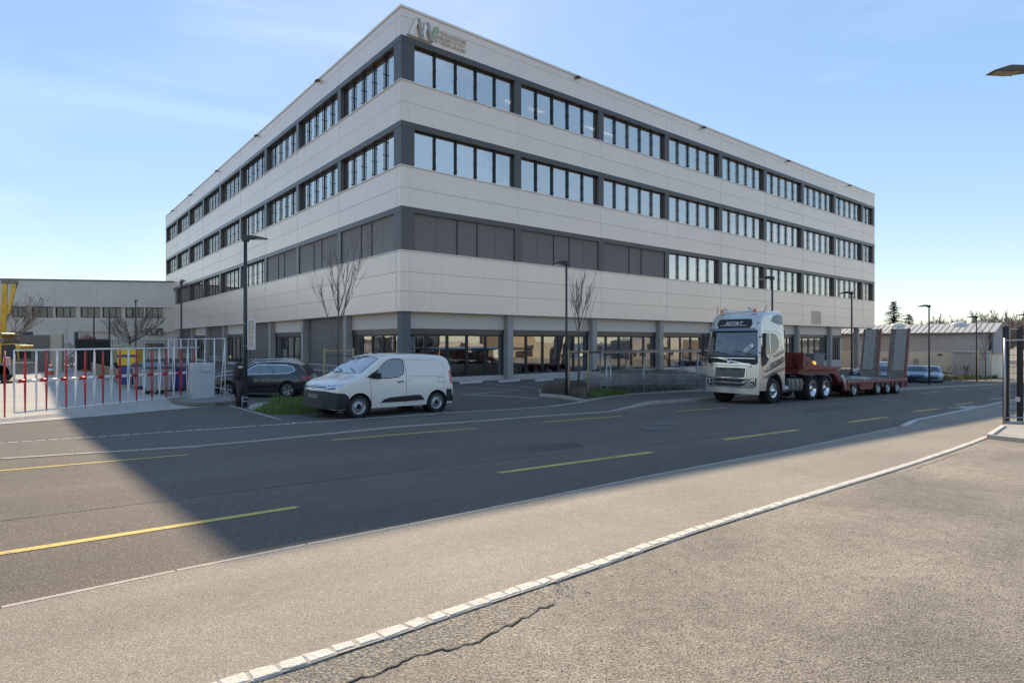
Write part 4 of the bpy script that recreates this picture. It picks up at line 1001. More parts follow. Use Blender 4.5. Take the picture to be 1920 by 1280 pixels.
for sg in (-1, 1): P_('black_corner', [(sg * .86, 1.50), (sg * 1.15, 1.66), (sg * 1.14, 1.97), (sg * .86, 1.97)], lambda a, b, o: FC(a, b, o + .003), BLACK, truck, .08, 0)
ribbons('band_line', [[(-1.05, 1.86), (1.05, 1.86)], [(-1.05, 1.56), (-.7, 1.62), (.0, 1.60), (.7, 1.62), (1.05, 1.56)], [(-.75, 1.62), (.60, 1.86)]], .03, lambda a, b, o: FC(a, b, o + .012), CHROME, truck)
q = MB(); x0 = FC(0, 1.74, .02)[0]; q.lathe([(.10, x0), (.115, x0 - .02), (.085, x0 - .03), (.078, x0 - .01), (.001, x0 - .008)], 'x', (0, 0, 1.74), n=24); q.beam((x0 - .025, .05, 1.80), (x0 - .025, .12, 1.87), .02, .02, (1, 0, 0)); q.build('round_badge', CHROME, truck)
P_('upper_grille', [(-.66, 1.06), (.66, 1.06), (.70, 1.46), (-.70, 1.46)], lambda a, b, o: FC(a, b, o + .005), mat('grille_dark', (.07, .07, .072), .4, metal=.5), truck, .2, 0)
q = MB()
for i in range(26): y = -.63 + i * 1.26 / 25; a = FC(y, 1.07, .03); b = FC(y, 1.45, .03); q.beam(a, b, .02, .02, (1, 0, 0))
q.build('grille_bars', mat('grille_metal', (.30, .30, .29), .35, metal=.8), truck)
ribbons('grille_frame', [[(-.68, 1.05), (.68, 1.05), (.72, 1.48), (-.72, 1.48), (-.68, 1.05)]], .03, lambda a, b, o: FC(a, b, o + .03), CHROME, truck)
ribbons('grille_handle', [[(-.52, 1.40), (-.12, 1.40)], [(.12, 1.40), (.52, 1.40)]], .04, lambda a, b, o: FC(a, b, o + .045), BLACK, truck)
P_('lower_front', [(-.98, .62), (.98, .62), (1.0, 1.03), (-1.0, 1.03)], lambda a, b, o: FC(a, b, o + .02), mat('bumper_metal', (.26, .26, .26), .35, metal=.7), truck, .15, .02)
for z0 in (.68, .86):
    pl = [(-.72, z0 + .08), (-.55, z0), (.55, z0), (.72, z0 + .08), (.70, z0 + .13), (-.70, z0 + .13)]
    P_('air_intake', pl, lambda a, b, o: FC(a, b, o + .035), BLACK, truck, .1, .01); ribbons('intake_trim', [[pl[0], pl[1], pl[2], pl[3]]], .022, lambda a, b, o: FC(a, b, o + .045), CHROME, truck)
P_('bumper', [(-1.14, .40), (1.14, .40), (1.14, .60), (-1.14, .60)], lambda a, b, o: (FC(a, max(b, .56), o + .05)[0], a, b), SILVER, truck, .15, .25)
for sg in (-1, 1):
    S = cab.side(sg)
    P_('headlamp', [(sg * .80, .68), (sg * 1.10, .72), (sg * 1.12, 1.06), (sg * 1.0, 1.04), (sg * .90, .95)], lambda a, b, o: FC(a, b, o + .04), BLACK, truck, .08, .02)
    ribbons('headlamp_ring', [[(sg * .83, .71), (sg * .93, .97), (sg * 1.08, 1.03), (sg * 1.06, .76), (sg * .83, .71)]], .022, lambda a, b, o: FC(a, b, o + .06), CHROME, truck)
    for cy, cz, rr in ((.95, .80, .05), (1.0, .93, .055)):
        q = MB(); p = FC(sg * cy, cz, .05); q.lathe([(rr, p[0] - .005), (rr * .7, p[0] - .018), (.001, p[0] - .02)], 'x', (0, sg * cy, cz), n=16); q.build('lamp_lens', HEADL, truck)
    P_('fog_lamp', [(sg * .80, .615), (sg * 1.05, .615), (sg * 1.05, .67), (sg * .80, .67)], lambda a, b, o: FC(a, b, o + .06), HEADL, truck, .1, .01)
    win = [(.42, 2.08), (.62, 2.0), (1.5, 2.14), (1.78, 2.35), (1.82, 2.62), (1.62, 2.86), (1.3, 2.93), (.62, 2.90), (.45, 2.72)]
    P_('side_window', win, S, TG, truck, .12, .003); P_('window_back', win, lambda a, b, o, S=S: S(a, b, o - .003), mat('cabin_blue_grey', (.055, .065, .08), .7), truck, .12, 0)
    P_('black_pillar_panel', [(.20, 1.55), (.36, 1.55), (.60, 1.62), (.90, 1.85), (.62, 2.0), (.40, 2.06), (.30, 2.4), (.22, 2.4), (.16, 2.0)], S, BLACK, truck, .12, .0)
    P_('window_frame', [(.96, 2.06), (1.06, 2.075), (1.06, 2.90), (.96, 2.90)], lambda a, b, o, S=S: S(a, b, o + .006), SILVER, truck, .2, 0)
    ribbons('door_seam', [[(.36, .98), (.30, 1.5), (.22, 1.9)], [(2.0, 1.1), (2.0, 2.2), (1.95, 2.85), (1.7, 3.0), (.5, 3.0)]], .014, S, mat('seam_grey', (.14, .135, .13), .8), truck)
    ribbons('livery_line', [[(.45, 1.10), (1.2, 1.30), (2.28, 1.62)], [(.55, 1.45), (1.2, 1.58), (2.28, 1.95)], [(.7, 1.36), (1.4, 1.52), (2.28, 1.80)], [(1.0, 1.98), (1.6, 2.10), (2.28, 2.25)]], .028, S, mat('livery_grey', (.25, .24, .23), .5), truck)
    q = MB(); p = S(2.24, 1.24, .02); q.box(2.05, 2.3, min(p[1], p[1] - sg * .04), max(p[1], p[1] - sg * .04), .7, 1.5); 
    for pl_ in ([(.34, 1.05), (.9, 1.22), (1.6, 1.38), (2.3, 1.52), (2.3, 1.40), (1.5, 1.24), (.8, 1.06)], [(.40, 1.36), (1.0, 1.46), (2.3, 1.84), (2.3, 1.76), (1.1, 1.38), (.5, 1.28)], [(1.2, 1.95), (2.3, 2.22), (2.3, 2.14), (1.4, 1.92)]):
        P_('livery_stripe', pl_, lambda a, b, o, S=S: S(a, b, o + .001), mat('livery_dark', (.17, .15, .14), .35, coat=.5), truck, .2, 0)
    # wheel arch rim, step, mirror
    ribbons('arch_trim', [[(1.38 + .70 * math.cos(t * math.pi / 14), .56 + .70 * math.sin(t * math.pi / 14)) for t in range(0, 15)]], .07, lambda a, b, o, S=S: S(a, max(b, .57), o + .01), BLACK, truck)
    q = MB(); q.lathe([(.65, -.36), (.65, 0), (.02, -.36)], 'y', (1.38, sg * 1.23 - (.01 if sg > 0 else -.36), .56), n=30); q.build('arch_liner', BLACK, truck)
    q = MB(); yy = sg * 1.40; q.obox((.20, yy, 2.42), (.10, 0, 0), (0, .14, 0), (0, 0, .95)); q.build('mirror', BLACK, truck, bevel=.03)
    q = MB(); 
    for z in (2.1, 2.75): q.beam((.25, sg * 1.15, z), (.2, sg * 1.40, z), .04, .04)
    q.build('mirror_arm', BLACK, truck)
    q = MB(); p = S(1.75, 1.9, .03); q.beam((1.72, p[1], 1.80), (1.90, p[1], 1.82), .03, .035); q.build('door_handle', BLACK, truck)
    P_('roof_fairing', [(1.25, 3.42), (1.5, 3.66), (1.9, 3.74), (2.3, 3.72), (2.3, 3.32), (1.9, 3.3)], lambda a, b, o, S=S: S(a, b, o + .004), mat('fairing_grey', (.10, .10, .105), .3, coat=.5), truck, .12, 0)
    ribbons('visor_pillar', [[(.30, 3.35), (.38, 3.0), (.40, 2.7)]], .05, lambda a, b, o, S=S: S(a, b, o + .006), CHROME, truck)
# wipers, driver name card, badge bar
ribbons('wiper', [[(-.9, 2.03), (-.2, 2.16)], [(.1, 2.03), (.85, 2.12)]], .03, lambda a, b, o: FC(a, b, o + .035), BLACK, truck)
def letters(s, size, parent, m, loc, rot, shear=0, name='lettering', sx=1, extr=.004):
    me = text_mesh(s, size, shear, extr); me.materials.append(m); o = link(name, me, parent); o.location = loc; o.rotation_euler = rot; o.scale = (sx, 1, 1); return o
# local -x is forward; text facing -x: rotate x 90 then z -90
slope = math.atan2(.27 - .16, .5)
letters('SGT&T', .20, truck, WHITEB, (FC(0, 3.31, .05)[0] - .012, 0, 3.25), (rad(90) - slope * 0 - .32, 0, rad(-90)), .35, 'roof_lettering', 1.25)
q = MB(); q.obox((FC(0, 3.27, .05)[0] + .02, 0, 3.225), (.006, 0, 0), (0, 1.2, 0), (0, 0, .02)); q.build('lettering_underline', WHITEB, truck)
card = empty('name_card', (FC(-.72, 2.24, .0)[0] - .035, -.74, 2.24)); card.parent = truck; card.rotation_euler = (rad(90) - .17, rad(0), rad(-90))
q = MB(); q.box(-.29, .29, -.085, .085, -.003, .003); cc = q.build('card_plate', WHITEB, card); cc.rotation_euler = (0, 0, rad(38))
t_ = letters('LUD', .15, card, BLACK, (.033, -.042, .005), (0, 0, rad(38)), .0, 'card_lettering', 1.2)
t_ = letters('SGT&T', .34, truck, mat('livery_bronze', (.16, .12, .10), .4), (1.62, cab.side(-1)(1.6, 1.62, .012)[1], 1.56), (rad(90), rad(-14), 0), .3, 'side_lettering', 1.2)
t_ = letters('SGT&T', .34, truck, mat('livery_bronze', (.16, .12, .10), .4), (1.62, cab.side(1)(1.6, 1.62, .012)[1], 1.56), (rad(90), rad(14), rad(180)), .3, 'side_lettering', 1.2)
# roof furniture
for sg, xx in ((-1, .62), (1, .62)):
    q = MB(); q.lathe([(.07, 0), (.08, .03), (.07, .14), (.001, .17)], 'z', (xx, sg * .75, 3.78), n=14); q.build('beacon', ORANGE, truck)
    q = MB(); q.tube([(xx + .1, sg * .55, 3.80), (xx + .1, sg * .55, 3.92)], .02, 6); q.tube([(xx - .1, sg * .55, 3.95), (xx + .25, sg * .55, 3.95)], [.05, .03], 8); q.build('air_horn', CHROME, truck)
q = MB(); q.tube([(1.1, -.9, 3.82), (1.25, -.95, 4.12)], [.015, .008], 5); q.tube([(.55, .95, 3.74), (.62, .95, 4.15)], [.015, .008], 5); q.build('aerial', BLACK, truck)
q = MB(); q.tube([(.55, -.72, 3.74), (.62, -.72, 3.83), (.62, .72, 3.83), (.55, .72, 3.74)], .025, 8); q.build('lamp_bar', CHROME, truck)
q = MB(); q.use(SILVER); q.prism([(.75, 3.76), (1.3, 3.86), (2.3, 3.90), (2.3, 3.83), (1.2, 3.80)], -.98, .98, 'y'); q.build('roof_deflector', SILVER, truck)
# chassis
CH = mat('chassis_dark', (.035, .034, .033), .7, var=.2)
q = MB(); q.box(2.2, 7.1, -.45, -.35, .72, 1.0); q.box(2.2, 7.1, .35, .45, .72, 1.0)
for x in (2.6, 3.6, 4.4, 5.6, 6.9): q.box(x, x + .12, -.4, .4, .75, .97)
q.box(.4, 2.3, -.95, .95, .55, .85); q.box(4.8, 5.2, -1.0, 1.0, .42, .62); q.box(6.2, 6.6, -1.0, 1.0, .42, .62)
q.build('chassis', CH, truck)
for sg in (-1, 1):
    q = MB(); pr_ = []
    for t in range(20):
        a = 2 * math.pi * t / 20; c_, s_ = math.cos(a), math.sin(a); pr_.append((.30 * math.copysign(abs(c_) ** .45, c_), .30 * math.copysign(abs(s_) ** .45, s_)))
    q.prism([(sg * .88 + a, .72 + b) for a, b in pr_], 2.75, 4.05, 'x'); q.build('fuel_tank', mat('tank_grey', (.16, .16, .155), .45, metal=.5, var=.15), truck)
    for x in (2.95, 3.35, 3.75): q = MB(); q.prism([(sg * .88 + a * 1.03, .72 + b * 1.03) for a, b in pr_], x, x + .05, 'x'); q.build('tank_strap', CH, truck)
    q = MB(); q.tube([(2.45, sg * 1.0, .55), (2.72, sg * 1.0, .60)], .19, 14); q.build('air_tank', STEELW, truck)
    q = MB(); q.box(2.12, 2.16, sg * 1.0 - .2, sg * 1.0 + .2, .2, 1.1); q.build('mud_flap', BLACK, truck)
    for ax in (4.98, 6.35):
        pts_ = [(ax + .60 * math.cos(t * math.pi / 12), .52 + .60 * math.sin(t * math.pi / 12)) for t in range(1, 12)]; pin = [(ax + .57 * math.cos(t * math.pi / 12), .52 + .57 * math.sin(t * math.pi / 12)) for t in range(11, 0, -1)]
        q = MB(); q.prism(pts_ + pin, sg * 1.24, sg * .66, 'y'); q.build('mudguard', BLACK, truck)
        wheel(truck, ax, sg * 1.06, .52, .32, sg, 'truck_dished')
        q = MB(); q.lathe([(.3, -.15), (.5, -.16), (.52, -.1), (.52, .1), (.5, .16), (.3, .15)], 'y', (ax, sg * .72, .52), n=28); q.build('inner_tyre', RUBBER, truck)
    wheel(truck, 1.38, sg * 1.06, .52, .32, sg, 'truck')
    q = MB(); q.lathe([(.04, 0), (.04, .03), (.001, .04)], 'y', (4.2, sg * 1.17, .78), n=10); q.build('side_marker', ORANGE, truck)
q = MB(); q.box(2.36, 2.5, -1.1, 1.1, 1.1, 3.1); q.build('cab_rear_wall', CH, truck)
q = MB(); q.lathe([(.001, .0), (.45, .0), (.45, .06), (.001, .06)], 'z', (5.5, 0, 1.08), n=24); q.build('fifth_wheel', CH, truck)
place_on_ground(truck, axis_point(0) + LATT, axis_point(5) + LATT, 1.38, 6.38)

tr = empty('low_loader_trailer', label='red low loader trailer with grey deck coupled behind the silver truck', cat='trailer'); tr['chromewheels'] = 0
q = MB(); q.prism([(4.0, 1.20), (4.0, 1.98), (5.0, 1.98), (5.5, 1.62), (6.6, 1.56), (7.9, 1.50), (8.7, .98), (8.7, .62), (8.45, .62), (7.7, 1.18)], -1.0, -.72, 'y'); q.prism([(4.0, 1.20), (4.0, 1.98), (5.0, 1.98), (5.5, 1.62), (6.6, 1.56), (7.9, 1.50), (8.7, .98), (8.7, .62), (8.45, .62), (7.7, 1.18)], .72, 1.0, 'y')
q.box(4.0, 7.9, -.72, .72, 1.22, 1.50); q.build('gooseneck', REDP, tr)
q = MB(); q.box(4.05, 7.9, -1.22, -1.0, 1.40, 1.52); q.box(4.05, 7.9, 1.0, 1.22, 1.40, 1.52); q.box(4.0, 4.1, -1.22, 1.22, 1.4, 2.15); q.build('front_platform', REDP, tr)
q = MB(); q.box(4.12, 4.16, -1.2, -.9, 1.35, 2.15); q.build('yellow_panel', mat('warning_panel_yellow', (.45, .38, .12), .6, var=.3), tr)
q = MB()
for x, y, z, a, b, c in ((5.2, -.3, 1.52, .7, .5, .55), (6.0, -.5, 1.52, .5, .8, .34), (6.7, -.5, 1.52, 1.1, 1.0, .62)): q.box(x, x + a, y, y + b, z, z + c)
q.tube([(5.1, -.9, 2.12), (6.5, -.9, 2.14), (7.9, -.85, 2.05)], .02, 6)
q.build('equipment_box', mat('chest_grey', (.13, .135, .15), .5, var=.3), tr, bevel=.02)
q = MB(); q.box(4.7, 4.95, -1.0, -.7, 1.52, 1.78); q.build('green_box', mat('green_box_paint', (.25, .32, .12), .6), tr)
for x in (5.05, 5.75):
    q = MB(); q.lathe([(.09, 0), (.09, .16), (.05, .22), (.001, .23)], 'z', (x, -.9, 1.55), n=14); q.build('amber_beacon', mat('amber_glow', (.9, .45, .03), .3, emit=(1, .5, .05, .35)), tr)
# deck
q = MB(); q.box(8.7, 16.7, -1.25, 1.25, .66, .80); q.build('deck_frame', REDP, tr)
for i in range(16):
    x0 = 8.72 + i * .497
    q = MB(); q.box(x0 + .006, x0 + .491, -1.12, 1.12, .80, .845 + random.uniform(-.004, .004)); q.build('deck_plank', DECKW, tr)
for sg in (-1, 1):
    q = MB(); q.box(8.5, 16.9, min(sg * 1.27, sg * 1.21), max(sg * 1.27, sg * 1.21), .70, .86); q.build('side_rail', REDP, tr)
    for i in range(17):
        q = MB(); x0 = 8.6 + i * .49; y = sg * 1.275; q.box(x0, x0 + .3, min(y, y - sg * .01), max(y, y - sg * .01), .775, .81); q.build('reflector_strip', WHT, tr)
    q = MB(); 
    for x0, x1, x2, x3 in ((8.5, 10.35 - 1.3, 8.9, 8.5), (10.15, 12.15, 11.9, 10.4)): q.prism([(x0, .70), (x1, .70), (x1 if x0 < 9 else x2, .34), (x0 if x0 < 9 else x3, .34)], sg * 1.2, sg * 1.05, 'y')
    for x in (13.37, 14.78): q.prism([(x - .22, .70), (x + .22, .70), (x + .1, .42), (x - .1, .42)], sg * 1.2, sg * 1.05, 'y')
    q.prism([(16.1, .70), (16.9, .70), (16.9, .34), (16.2, .34)], sg * 1.2, sg * 1.05, 'y')
    q.box(9.0, 9.2, min(sg * 1.22, sg * 1.1), max(sg * 1.22, sg * 1.1), .32, .40); q.build('side_apron', REDP, tr)
    q = MB(); y = sg * 1.22; q.prism([(8.0, 1.05), (8.3, .75), (8.5, .45), (8.5, .75), (8.2, 1.12)], y, y - sg * .05, 'y'); q.build('warning_board', WHITEB, tr)
    for k in range(3):
        q = MB(); z = .98 - k * .16; q.prism([(8.08 + k * .12, z), (8.2 + k * .12, z - .14), (8.26 + k * .12, z - .08), (8.14 + k * .12, z + .05)], y + sg * .004, y + sg * .001, 'y'); q.build('warning_stripe', REDB, tr)
    for ax in (9.6, 12.7, 14.1, 15.5):
        wheel(tr, ax, sg * 1.08, .40, .26, sg, 'truck_dished')
        q = MB(); pts_ = [(ax + .47 * math.cos(t * math.pi / 10), .40 + .47 * math.sin(t * math.pi / 10)) for t in range(11)]; pin = [(ax + .43 * math.cos(t * math.pi / 10), .40 + .43 * math.sin(t * math.pi / 10)) for t in range(10, -1, -1)]
        q.prism(pts_ + pin, sg * 1.24, sg * .85, 'y'); q.build('wheel_cover', CH, tr)
        q = MB(); q.lathe([(.2, -.13), (.39, -.13), (.4, .1), (.2, .13)], 'y', (ax, sg * .76, .40), n=24); q.build('inner_tyre', RUBBER, tr)
q = MB(); q.box(9.2, 16.5, -.5, .5, .40, .66); q.build('axle_frame', CH, tr)
q = MB(); q.box(16.75, 16.9, -1.25, 1.25, .35, .82); q.build('rear_beam', REDP, tr)
for y in (-.5, .35): q = MB(); q.lathe([(.34, 0), (.34, .05), (.2, .09), (.001, .09)], 'z', (13.6 if y > 0 else 12.4, y, .845), n=24); q.build('load_plate', STEELW, tr)
def ramp(yc, sgn):
    e = empty('loading_ramp', (16.72, yc, .80)); e.parent = tr; e.rotation_euler = (0, rad(12), 0)
    Hh, Wd = 3.0, .92
    q = MB(); q.box(-.04, .04, -Wd / 2, Wd / 2, 0, Hh); q.build('ramp_plate', RAMPD, e)
    a, b = (-.34, .20) if sgn < 0 else (-.20, .34)
    q = MB(); n = 46
    for i in range(n):
        z = .5 + i * (Hh - .55) / n; q.box(-.085, -.04, a, b, z, z + .022)
    for i in range(8): y = a + i * (b - a) / 7; q.box(-.075, -.04, y - .006, y + .006, .5, Hh - .05)
    q.build('ramp_grating', GREYG, e)
    for y in (-Wd / 2, Wd / 2): q = MB(); q.box(-.09, .12, y - .024, y + .024, 0, Hh + .02); q.build('ramp_edge', REDP if y < 0 else RAMPD, e)
    q = MB()
    for i in range(7): q.box(.04, .12, -Wd / 2, Wd / 2, .2 + i * .44, .26 + i * .44)
    q.build('ramp_rib', REDP, e)
ramp(-.75, -1); ramp(.75, 1)
place_on_ground(tr, axis_point(0) + LATT, axis_point(14) + LATT, 1.38, 15.38)

# ------------------------------------------------------------------ street lamps
def make_lamp(H_, L_, label, rz, loc, d=.055, group='street lamps along the road and the yard'):
    e = empty('street_lamp', loc, rz, label, 'street lamp', group)
    q = MB(); q.tube([(0, 0, -.1), (0, 0, H_ * .5), (0, 0, H_)], [d, d * .9, d * .8], 12); q.build('pole', LAMPM, e)
    q = MB(); q.tube([(0, 0, 0), (0, 0, .03)], .13, 14); q.build('base_plate', LAMPM, e)
    q = MB(); q.box(-.10, .12, -.075, .075, H_ - .14, H_ + .05); q.build('bracket', LAMPM, e, bevel=.015)
    q = MB(); q.prism([(.10, H_ + .06), (.45, H_ + .045), (L_, H_ - .02), (L_, H_ - .045), (.10, H_ - .06)], -.11, .11, 'y'); q.prism([(.12, H_ + .09), (.42, H_ + .07), (.42, H_ + .03), (.12, H_ + .03)], -.06, .06, 'y'); q.build('lamp_head', LAMPM, e, bevel=.008)
    q = MB(); q.box(.40, L_ - .06, -.08, .08, H_ - .062, H_ - .05); q.build('lamp_lens', HEADL, e)
    return e
rzn = math.atan2(-Rx, Ry); rzp = math.atan2(Rx, -Ry)
lampspec = [(460, 21.3, 6.07, rzn, 'tall dark street lamp nearest the barrier with a white board on its pole'), (340, 36, 6.07, rzn, 'dark street lamp behind the barrier at the left end of the facade'),
            (254.5, 53, 6.07, rzn, 'distant street lamp beside the bare tree in the yard'), (1062, 26.8, 6.07, rzp, 'street lamp standing at the planter in front of the shuttered windows'),
            (1448, 32, 6.07, rzp, 'street lamp rising behind the cab roof of the silver truck'), (1597, 38.5, 6.07, rzp, 'street lamp rising from behind the low loader deck'),
            (1742, 46, 6.07, rzp, 'street lamp in front of the ice blue car'), (1831, 54.7, 6.07, rzp, 'street lamp beside the pale door of the low warehouse'), (1922, 64, 6.07, rzp, 'furthest street lamp at the right edge of the photo')]
for px, Y, H_, rz, lb in lampspec:
    p = atx(px, Y); Hm = H_
    if px == 1448: Hm = CZ + 120 / F * Y - p.z
    if px == 1597: Hm = CZ + 92 / F * Y - p.z
    if px == 1742: Hm = CZ + 67 / F * Y - p.z
    if px == 1922: Hm = CZ + 50 / F * Y - p.z
    L = make_lamp(Hm, .78, lb, rz, p, d=.075 if px == 460 else .06)
    if px == 460:
        q = MB()
        for z in (2.2, 3.0): q.tube([(0, 0, z), (0, 0, z + .02)], .085, 12)
        for z in (.35, .22): q.tube([(0, 0, z), (0, 0, z + .03)], .09, 12)
        q.build('pole_clamp', GALV, L)
        q = MB(); q.box(.10, .34, -.02, .02, 2.12, 3.12); sb = q.build('narrow_board', mat('board_face', (.55, .47, .36), .5, var=.25, vs=9), L, bevel=.006)
        q = MB()
        for x in (.085, .33): q.box(x, x + .025, -.03, .03, 2.08, 3.16)
        q.box(.10, .34, -.03, .03, 3.12, 3.16); q.box(.10, .34, -.03, .03, 2.08, 2.12); q.box(.10, .34, -.03, .03, 2.6, 2.62); q.build('board_frame', WHITEB, L)
        L.rotation_euler.z = 0.0
        for ch in L.children:
            pass
p = at(2010, 140, 14.2); g0 = gz(p.x, p.y)
e = empty('large_street_lamp', (p.x, p.y, g0), rad(180), 'big street lamp head reaching in at the upper right edge', 'street lamp')
Hl = at(1905, 133, 14.2).z - g0
q = MB(); q.tube([(0, 0, 0), (0, 0, Hl - .4), (.12, 0, Hl - .15), (.5, 0, Hl - .06), (1.05, 0, Hl + .02)], [.09, .07, .05, .035, .03], 10); q.build('pole', GALV, e)
q = MB(); q.prism([(.98, Hl + .07), (1.55, Hl + .085), (1.75, Hl + .03), (1.98, Hl - .05), (1.5, Hl - .075), (1.0, Hl - .01)], -.16, .16, 'y'); q.build('lamp_head', mat('lamp_bronze', (.10, .085, .07), .5, metal=.3), e, bevel=.02)
q = MB(); q.prism([(1.35, Hl - .070), (1.9, Hl - .058), (1.9, Hl - .064), (1.35, Hl - .080)], -.12, .12, 'y'); q.build('lamp_lens', mat('lens_amber', (.45, .38, .22), .3), e)

# ------------------------------------------------------------------ barrier, cabinet, kerb island
def vpt(px, py, Y): return at(px, py, Y)
bl, br = vpt(26.5, 715, 18.06), vpt(368, 697.5, 24.1)
dB = (br - bl); LB = dB.length; 
e = empty('barrier_gate', (br.x, br.y, gz(br.x, br.y)), math.atan2(-dB.y, -dB.x), 'long red and white boom barrier with hanging bar skirt across the yard', 'barrier')
zg = gz(br.x, br.y); zr = br.z - zg; zl = bl.z - zg; zr2 = vpt(368, 651.5, 24.1).z - zg; zl2 = vpt(26.5, 656.5, 18.06).z - zg; zr3 = vpt(380, 740, 24.1).z - zg; zl3 = vpt(26.5, 774, 18.06).z - zg
LX = math.hypot(dB.x, dB.y)
zz = lambda x, a, b: a + (b - a) * x / LX
barx = []
for px in (365, 352, 339, 325.7, 312, 299, 285, 270, 256, 241, 225, 209, 193, 177, 159.6, 142, 124, 107, 87, 68, 47, 26.5):
    k = (px - 960) / F; t = (br.x - k * br.y) / (k * (bl.y - br.y) - (bl.x - br.x)); barx.append(t * LX)
for i in range(1, len(barx)):
    a, b = barx[i - 1], barx[i]
    q = MB(); q.tube([(a, 0, zz(a, zr, zl)), (b, 0, zz(b, zr, zl))], .048, 12); 
    q.build('boom_section', WHITEB, e)
    if i % 2 == 1:
        q = MB(); m_ = a + (b - a) * .12; q.tube([(a, 0, zz(a, zr, zl)), (a + (b - a) * .72, 0, zz(a, zr, zl) * .28 + zz(b, zr, zl) * .72)], .055, 12); q.build('boom_stripe', REDB, e)
q = MB(); q.tube([(-.55, 0, zr), (barx[0], 0, zr)], .055, 12); q.build('boom_root', WHITEB, e)
for za, zb_, nm in ((zr2, zl2, 'top_rail'), (zr3, zl3, 'bottom_rail')):
    q = MB(); q.tube([(-.12 if nm == 'top_rail' else -.5, 0, zz(0, za, zb_)), (LX, 0, za + (zb_ - za))], .026, 8); q.build(nm, WHITEB, e)
for i, x in enumerate(barx):
    q = MB(); zt_, zb2, zm = zz(x, zr2, zl2), zz(x, zr3, zl3), zz(x, zr, zl)
    for sg in (-1, 1):
        q.tube([(x, sg * .004, zt_), (x + sg * .05, sg * .12, zm)], .018, 6); q.tube([(x + sg * .05, sg * .12, zm), (x, sg * .004, zb2 - (.0 if i % 2 else .04))], .018, 6)
    q.build('skirt_bar', REDB if i % 2 == 0 else WHITEB, e)
q = MB(); q.tube([(LX - .15, 0, .12), (LX - .15, 0, -.18)], .012, 6); q.box(LX - .2, LX - .1, -.03, .03, -.22, -.17); q.build('drop_leg', WHITEB, e)
# second leaf, seen only by its tip
d2 = (bl - br).normalized(); s0 = bl + d2 * .30; s0.z = gz(s0.x, s0.y)
e2 = empty('barrier_tip', s0, math.atan2(d2.y, d2.x), 'tip of a second red and white boom barrier at the left photo edge', 'barrier')
hh2 = bl.z - s0.z
for i in range(6):
    q = MB(); q.tube([(-.24 + i * .32, 0, hh2), (.08 + i * .32, 0, hh2)], .048, 12); q.build('boom_section', (BLACK if i == 0 else (WHITEB if i % 2 else REDB)), e2)
    if i > 0:
        q = MB(); x = -.07 + i * .32 - .3
        for sg in (-1, 1): q.tube([(x, sg * .004, hh2 + .93), (x + sg * .05, sg * .12, hh2)], .018, 6); q.tube([(x + sg * .05, sg * .12, hh2), (x, sg * .004, .03)], .018, 6)
        q.build('skirt_bar', REDB if i % 2 else WHITEB, e2)
# cabinet
c = atx(377, 23.9)
isl = [flat(gp(*q_)) for q_ in ((312, 740), (318, 726), (345, 719), (397, 729), (436, 741), (437, 757.5), (405, 761), (362, 763), (330, 757))]
sheet('traffic_island', isl, mat('island_paving', (.24, .225, .20), .85, var=.2), .13, None)
iso = [p for p in resample(isl + [isl[0]], .25)]
mbk = MB()
isp = isl + [isl[0]]
ko = empty('island_kerb', isl[0] * 1.0, 0, 'rough concrete kerb round the island under the barrier cabinet', 'kerb'); ko.location = (isl[0].x, isl[0].y, 0)
for a, b in zip(isp, isp[1:]):
    n_ = max(1, round((b - a).length / 1.0))
    for i in range(n_):
        p0, p1 = a.lerp(b, i / n_), a.lerp(b, (i + 1) / n_); d = (p1 - p0).normalized(); nn = Vector((-d.y, d.x, 0)) * .08
        q = MB(); z0, z1 = gz(p0.x, p0.y), gz(p1.x, p1.y); o_ = ko.location
        vs = []
        for zt_ in (-.1, .15):
            for pp, z_ in ((p0 + d * .004 - nn, z0), (p1 - d * .004 - nn, z1), (p1 - d * .004 + nn, z1), (p0 + d * .004 + nn, z0)): vs.append((pp.x - o_.x, pp.y - o_.y, z_ + zt_))
        q.add(vs, [(0, 1, 2, 3), (4, 5, 6, 7), (0, 1, 5, 4), (1, 2, 6, 5), (2, 3, 7, 6), (3, 0, 4, 7)]); q.build('kerb_stone', mat('island_kerb_stone', (.20, .17, .14), .9, var=.35, vs=8, bump=.6), ko, bevel=.015)
cb = empty('barrier_cabinet', (c.x, c.y, c.z + .13), math.atan2(dB.y, dB.x) - .35, 'pale grey barrier drive cabinet on the kerbed island', 'cabinet')
q = MB(); q.box(-.38, .38, -.30, .30, .05, 1.40); q.build('housing', LGREY, cb, bevel=.02)
q = MB(); q.box(-.42, .42, -.34, .34, 0, .06); q.build('foot_plate', LGREY, cb, bevel=.01)
q = MB(); q.box(-.395, -.38, -.24, .24, .2, 1.3); q.build('service_door', LGREY, cb, bevel=.005)
q = MB(); q.box(-.1, .3, -.36, -.30, 1.05, 1.33); q.build('boom_clamp', LGREY, cb, bevel=.02)

